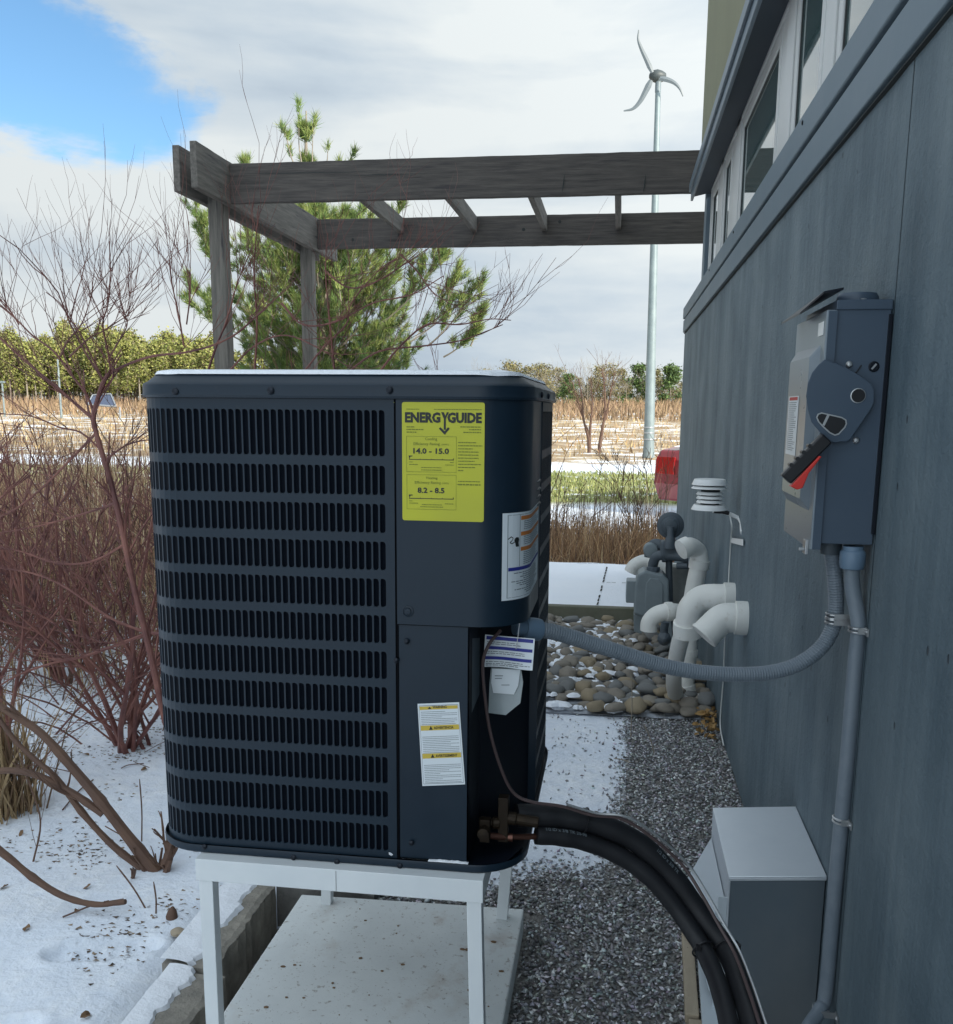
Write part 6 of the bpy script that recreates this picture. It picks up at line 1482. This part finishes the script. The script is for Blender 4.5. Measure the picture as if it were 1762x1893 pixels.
shrub(-3.6, 3.5, .03, 9, .95, .8, 43, bark_red, 'outermost maroon shrub, cut by the left edge of the photo', .009, minr=.0015)
shrub(-3.3, 4.3, .03, 12, .88, .9, 33, bark_red, 'red brown shrub rising at the left, behind the nearest maroon one', .009, minr=.0015)
shrub(-3.0, 5.4, .03, 12, .82, .9, 34, bark_brown, 'brown tangled shrub in the thicket behind the red ones', .006, minr=.0013)
shrub(-.95, 3.3, .0, 9, .88, .6, 35, bark_red, 'red twigged shrub rising behind the left half of the unit', .006)
shrub(-.60, 3.7, .0, 9, .92, .65, 36, bark_red, 'red twigged shrub rising behind the middle of the unit', .006)
shrub(-1.45, 4.4, .0, 9, .98, .6, 37, bark_red, 'taller dusky red shrub in front of the pergola posts', .006, minr=.0011)
shrub(.33, 8.9, 0, 6, .75, .7, 38, bark_brown, 'brown twiggy shrub with seed heads in front of the red car', .005, minr=.0018, lean=(-.25, 0))
shrub(-.55, 8.4, 0, 6, .50, .6, 39, bark_brown, 'low twiggy weed bush in the brown grass right of the unit', .004, minr=.0015)

# big shrub whose stems are traced: leaning limbs from one root
traced_tree('big_shrub', [
    ([(290, 1612), (235, 1545), (185, 1480), (130, 1415), (75, 1355), (20, 1318), (-60, 1270)], .0175, .0085),
    ([(262, 1606), (205, 1560), (150, 1500), (105, 1440), (60, 1400), (25, 1365), (-30, 1290)], .0105, .006),
    ([(190, 1505), (140, 1470), (95, 1445), (50, 1428), (0, 1425), (-60, 1440)], .0105, .0085),
    ([(303, 1600), (315, 1570), (306, 1555)], .012, .010), ([(285, 1618), (300, 1650), (285, 1640)], .016, .010),
    ([(60, 1600), (75, 1520), (55, 1450), (30, 1380, .1)], .0028, .0016),
    ], 2.33, bark_brown, 'thick brown limbs leaning left from a root beside the unit', .02, cat='shrub', twigs=(2, .12, .001), seed=5)
traced_tree('fallen_limb', [([(-40, 1545), (15, 1585), (60, 1622), (115, 1656), (175, 1672), (232, 1667)], .0105, .0065)], 2.08, bark_brown, 'curved brown limb lying low over the snow at the left edge', .01, cat='branch', twigs=(1, .06, .001), seed=6)
traced_tree('red_shrub', [
    ([(318, 1370), (300, 1310), (285, 1240), (268, 1165), (250, 1095), (238, 1040), (225, 975), (212, 920), (198, 868), (182, 815), (173, 775), (180, 740), (192, 705), (205, 688)], 0.0111, 0.0063),
    ([(203, 690), (240, 672), (285, 658), (340, 652), (395, 638), (440, 615), (470, 588), (500, 560)], 0.0044, 0.0018),
    ([(205, 690), (200, 650), (190, 600), (200, 560), (204, 500), (202, 445)], 0.0034, 0.0013),
    ([(192, 705), (170, 660), (150, 620), (130, 590), (110, 560), (85, 540)], 0.0031, 0.0013),
    ([(200, 665), (220, 630), (235, 600), (228, 575), (220, 565)], 0.0023, 0.0011),
    ([(173, 775), (130, 738), (95, 708), (50, 670), (0, 625), (-30, 600)], 0.0052, 0.0028),
    ([(176, 770), (160, 730), (130, 690), (100, 650), (60, 620), (30, 590), (0, 565)], 0.0042, 0.0018),
    ([(112, 658), (125, 630), (150, 600), (165, 560), (172, 530)], 0.0029, 0.0011), ([(35, 600), (20, 575), (10, 560)], 0.0023, 0.0011),
    ([(128, 660), (165, 625), (190, 612), (225, 590), (240, 582)], 0.0029, 0.0011),
    ([(178, 800), (130, 850), (80, 900), (30, 940), (-20, 965)], 0.0042, 0.0022), ([(215, 930), (170, 945), (120, 960), (60, 975), (0, 985)], 0.0042, 0.0020),
    ([(232, 1005), (190, 1030), (150, 1042), (100, 1040), (40, 1020), (-10, 1010)], 0.0039, 0.0020), ([(195, 850), (230, 825), (262, 815), (300, 812)], 0.0034, 0.0015),
    ([(190, 835), (150, 800), (110, 790), (60, 770), (0, 765)], 0.0034, 0.0015), ([(280, 1170), (330, 1178), (380, 1190)], 0.0055, 0.0037),
    ([(270, 1172), (210, 1195), (150, 1215), (90, 1228), (30, 1250), (-20, 1280)], 0.0057, 0.0025), ([(265, 1168), (200, 1140), (120, 1085), (60, 1060), (0, 1050)], 0.0047, 0.0022),
    ], 2.75, bark_red, 'tall red stem with arching branches beside the left edge of the unit', .01, cat='shrub', twigs=(11, .24, .0012), seed=8)
traced_tree('arching_twigs', [
    ([(380, 700), (400, 640), (420, 590), (440, 520), (470, 450)], 0.0043, 0.0013), ([(470, 700), (475, 600), (470, 500), (478, 380)], 0.0041, 0.0013), ([(620, 700), (610, 600), (602, 500), (606, 430)], 0.0038, 0.0013),
    ([(600, 500), (640, 530), (680, 528), (730, 500), (790, 460)], 0.0032, 0.0013), ([(520, 560), (560, 600), (620, 595), (690, 560), (760, 545), (820, 510)], 0.0038, 0.0013),
    ([(700, 690), (740, 640), (790, 600), (850, 600), (905, 590), (945, 592)], 0.0038, 0.0012), ([(640, 690), (700, 650), (780, 640), (850, 630), (900, 612), (930, 600)], 0.0035, 0.0012),
    ([(340, 640), (330, 580), (318, 525), (312, 480)], 0.0032, 0.0012), ([(345, 600), (352, 540), (350, 500)], 0.0026, 0.0012), ([(740, 470), (770, 500), (800, 540), (830, 560)], 0.0032, 0.0012),
    ([(560, 690), (600, 640), (640, 600), (650, 560), (700, 500), (745, 470)], 0.0035, 0.0013), ([(420, 690), (470, 640), (530, 620), (600, 650), (660, 690)], 0.0035, 0.0013)],
    3.1, bark_red, 'arching red twigs crossing in front of the pergola above the unit', .005, cat='shrub', twigs=(11, .24, .0012), seed=9)
# stubs and short twigs beside the shrub root, under the unit
for i, (x, y_, lb_) in enumerate(((-1.12, 2.62, 'broken red stump sprouting below the left corner of the unit'), (-1.22, 2.34, 'small broken stump with a few twigs by the root of the big shrub'))):
    shrub(x, y_, .02, 5, .12 if i == 0 else .07, .9, 60+i, (bark_red, bark_brown)[i], lb_, .010, tw=1, minr=.0016, name='stump')
# dry grass clump at left
blades('grass_clump', 240, lambda rng, n: np.stack([-1.86+rng.normal(0, .05, n), 2.62+rng.normal(0, .05, n)], 1), lambda x, y_: .04, (.15, .42), (.004, .010), .42, [(.26, .17, .09), (.17, .105, .06), (.34, .24, .13)], white1, 'tan clump of dry grass at the left edge, in front of the limbs', 'grass', seed=12)
blades('grass_clump', 60, lambda rng, n: np.stack([-1.78+rng.normal(0, .04, n), 2.18+rng.normal(0, .04, n)], 1), lambda x, y_: .04, (.05, .14), (.003, .007), .6, [(.16, .10, .07), (.22, .12, .09)], white1, 'low dark tuft of weeds in the snow at the left edge', 'grass', seed=13)
# stalks
for i, (px, py, px2, py2, Yk, lb_) in enumerate(((1166, 1362, 1167, 1240, 3.62, 'straight thin dead stalk standing in the snow before the river stones'), (1209, 1392, 1190, 1338, 3.45, 'short leaning twig at the edge of the gravel, near the straight stalk'), (1166, 1410, 1135, 1402, 3.25, 'small twig lying flat on the snow between unit and gravel'), (262, 1560, 258, 1440, 2.5, 'thin upright twig beside the thick limbs'), (288, 1700, 284, 1630, 2.1, 'thin upright twig right of the curved limb'), (275, 1690, 215, 1600, 2.12, 'leaning dark twig crossing the snow by the curved limb'))):
    a, b = q(px, py, Yk), q(px2, py2, Yk+.02)
    if i in (2,): a = onz(px, py, .02); b = onz(px2, py2, .02)
    m_ = a.lerp(b, .5)+Vector((.004, 0, .003)); MB().tube(smooth_path([a, m_, b], 4), [.0022]*8+[.0012], 5).build('twig', bark_grey if i < 3 else bark_brown, label=lb_, cat='twig')
# fallen sticks on the snow
rs = random.Random(44)
stk = [(315, 1712, 485, 1718), (340, 1640, 580, 1600), (500, 1470, 760, 1450)]
for i in range(26):
    x, y_ = rs.uniform(-2.0, -.99), rs.uniform(1.6, 4.2); a = rs.uniform(0, 3.14); l_ = rs.uniform(.05, .26); z = yard_z(x, y_)+.004
    p0_, p1_ = Vector((x, y_, z)), Vector((x+l_*math.cos(a), y_+l_*math.sin(a), z+rs.uniform(0, .02))); pm = p0_.lerp(p1_, .5)+Vector((rs.uniform(-.01, .01), rs.uniform(-.01, .01), .006))
    MB().tube(smooth_path([p0_, pm, p1_], 4), rs.uniform(.0012, .0028), 5).build('stick', bark_brown, label='one of the thin sticks fallen on the snow at the left', cat='stick', group='thin sticks on the snow')
# dead leaves
def leaf_mesh(seed):
    rg = random.Random(seed); mb = MB(); out = [(0, 0), (.25, .22), (.55, .30), (.8, .2), (1.0, 0), (.8, -.2), (.55, -.28), (.25, -.2)]
    v = [(x-.5, y_*rg.uniform(.8, 1.2), .12*math.sin(x*5+seed)+abs(y_)*rg.uniform(.3, .9)) for x, y_ in out]; c_ = (.0, 0, 0.02)
    me = bpy.data.meshes.new('leaf'); me.from_pydata([c_]+v, [], [(0, 1+i, 1+(i+1) % 8) for i in range(8)]); return me
lm = [leaf_mesh(i) for i in range(5)]
lmg = [m_.copy() for m_ in lm]
for m_ in lm: m_.materials.append(leafm)
for m_ in lmg: m_.materials.append(leafg)
for i in range(70):
    x, y_ = rs.uniform(-2.1, -.98), 1.45+2.9*rs.random()**1.2; s = rs.uniform(.010, .030)
    o = bpy.data.objects.new('dead_leaf', rs.choice(lm)); COL.objects.link(o); o.location = (x, y_, yard_z(x, y_)+.004); o.rotation_euler = (rs.uniform(-.5, .5), rs.uniform(-.5, .5), rs.uniform(0, 6.3)); o.scale = (s, s, s)
    tag(o, 'one of the small dead leaves scattered on the snow at the left', 'leaf', 'dead leaves on the snow')
lp_ = thing('leaf_pile', (.41, 4.05, 0), 'small heap of golden dead leaves against the wall by the white pipes', 'leaf pile')
for i in range(60):
    s = rs.uniform(.025, .05); o = bpy.data.objects.new('leaf', rs.choice(lmg)); COL.objects.link(o); o.parent = lp_
    dx_, dy_ = rs.gauss(0, .028), rs.gauss(0, .13); o.location = (min(dx_, .03), dy_, .01+rs.random()*.05*math.exp(-(dy_/.12)**2)); o.rotation_euler = (rs.uniform(-.9, .9), rs.uniform(-.9, .9), rs.uniform(0, 6.3)); o.scale = (s, s, s)
# fine litter poking through the snow
def litter_s(rng, n):
    P = np.stack([rng.uniform(-3.2, -1.0, n), rng.uniform(1.5, 4.6, n)], 1); return P[np.array([fnoise(a*3, b*3, 6)+.35*smooth01(1.8, 4, b) > .12+.4*rng.random() for a, b in P])]
def litter_c(rng, n):
    P = litter_s(rng, n); return np.stack([P[:, 0], P[:, 1], np.array([yard_z(a, b) for a, b in P])+.0015], 1)
V, F, c = leaf_cloud(litter_c, 26000, .0075, 14, [(.10, .07, .05), (.17, .12, .08), (.06, .045, .035), (.24, .18, .12)])
g0 = np.repeat(V.reshape(-1, 3, 3).mean(1), 3, 0); V[:, 2] = g0[:, 2]+(V[:, 2]-g0[:, 2])*.35; V[:, 0] = g0[:, 0]+(V[:, 0]-g0[:, 0])*1.6
np_mesh('litter', V, F, white1, tint=c, kind='stuff', label='fine dark leaf litter poking through the snow at the left', cat='litter')
c = onz(318, 1708, .03); MB().lathe((c.x, c.y, .045), (0, .3, 1), [(.0001, -.015), (.012, -.010), (.015, .004), (.011, .018), (.004, .028), (.0001, .03)], 12).build('seed_pod', bark_brown, smooth=True, label='brown seed pod lying in the snow left of the stand leg', cat='seed pod')
c = onz(328, 1724, .05); MB().lathe((c.x, c.y, c.z-.004), (0, 0, 1), [(.0001, 0), (.016, .002), (.017, .008), (.010, .013), (.0001, .014)], 12).build('pebble', timber, smooth=True, label='tan flat pebble on the snow beside the seed pod', cat='pebble')
# extra tangle: many thin arching canes through the thicket
rg = random.Random(77)
for j, (xa, xb, ya, yb, nn2, lb_) in enumerate(((-2.3, -1.3, 3.1, 4.2, 46, 'tangle of thin arching canes just left of the unit, nearest the snow'), (-3.6, -2.0, 3.6, 5.2, 60, 'tangle of thin arching canes at the left edge over the snow'), (-4.5, -1.5, 5.0, 7.0, 70, 'tangle of paler thin canes deeper in the thicket'))):
    mb = MB()
    for i in range(nn2):
        x, y_ = rg.uniform(xa, xb), rg.uniform(ya, yb); a = rg.uniform(0, 6.28); ln = rg.uniform(.55, 1.6); d = Vector((math.cos(a)*.6, math.sin(a)*.6, 1)).normalized(); p = Vector((x, y_, .02)); pts = [p]
        for k_ in range(9): d = (d+Vector((math.cos(a)*.12+rg.uniform(-.1, .1), math.sin(a)*.12+rg.uniform(-.1, .1), -.13+rg.uniform(-.04, .05)))).normalized(); pts.append(pts[-1]+d*ln/8)
        mb.tube(pts, [.0032*(1-.7*k_/9)+.0006 for k_ in range(10)], 4, cap=False)
        for _ in range(4):
            k_ = rg.randrange(3, 9); dd = (d+Vector((rg.uniform(-1, 1), rg.uniform(-1, 1), rg.uniform(-.3, .9)))).normalized(); pp2 = [pts[k_], pts[k_]+dd*.08, pts[k_]+dd*.15+Vector((0, 0, .02)), pts[k_]+dd*.22+Vector((0, 0, .04))]
            mb.tube(pp2, [.0015, .0012, .001, .0008], 4, cap=False)
    mb.build('cane_tangle', (bark_red, bark_brown, mat('straw cane', (.26, .18, .11), .8, var=(9, 1)))[j], smooth=True, label=lb_, cat='shrub', kind=None)
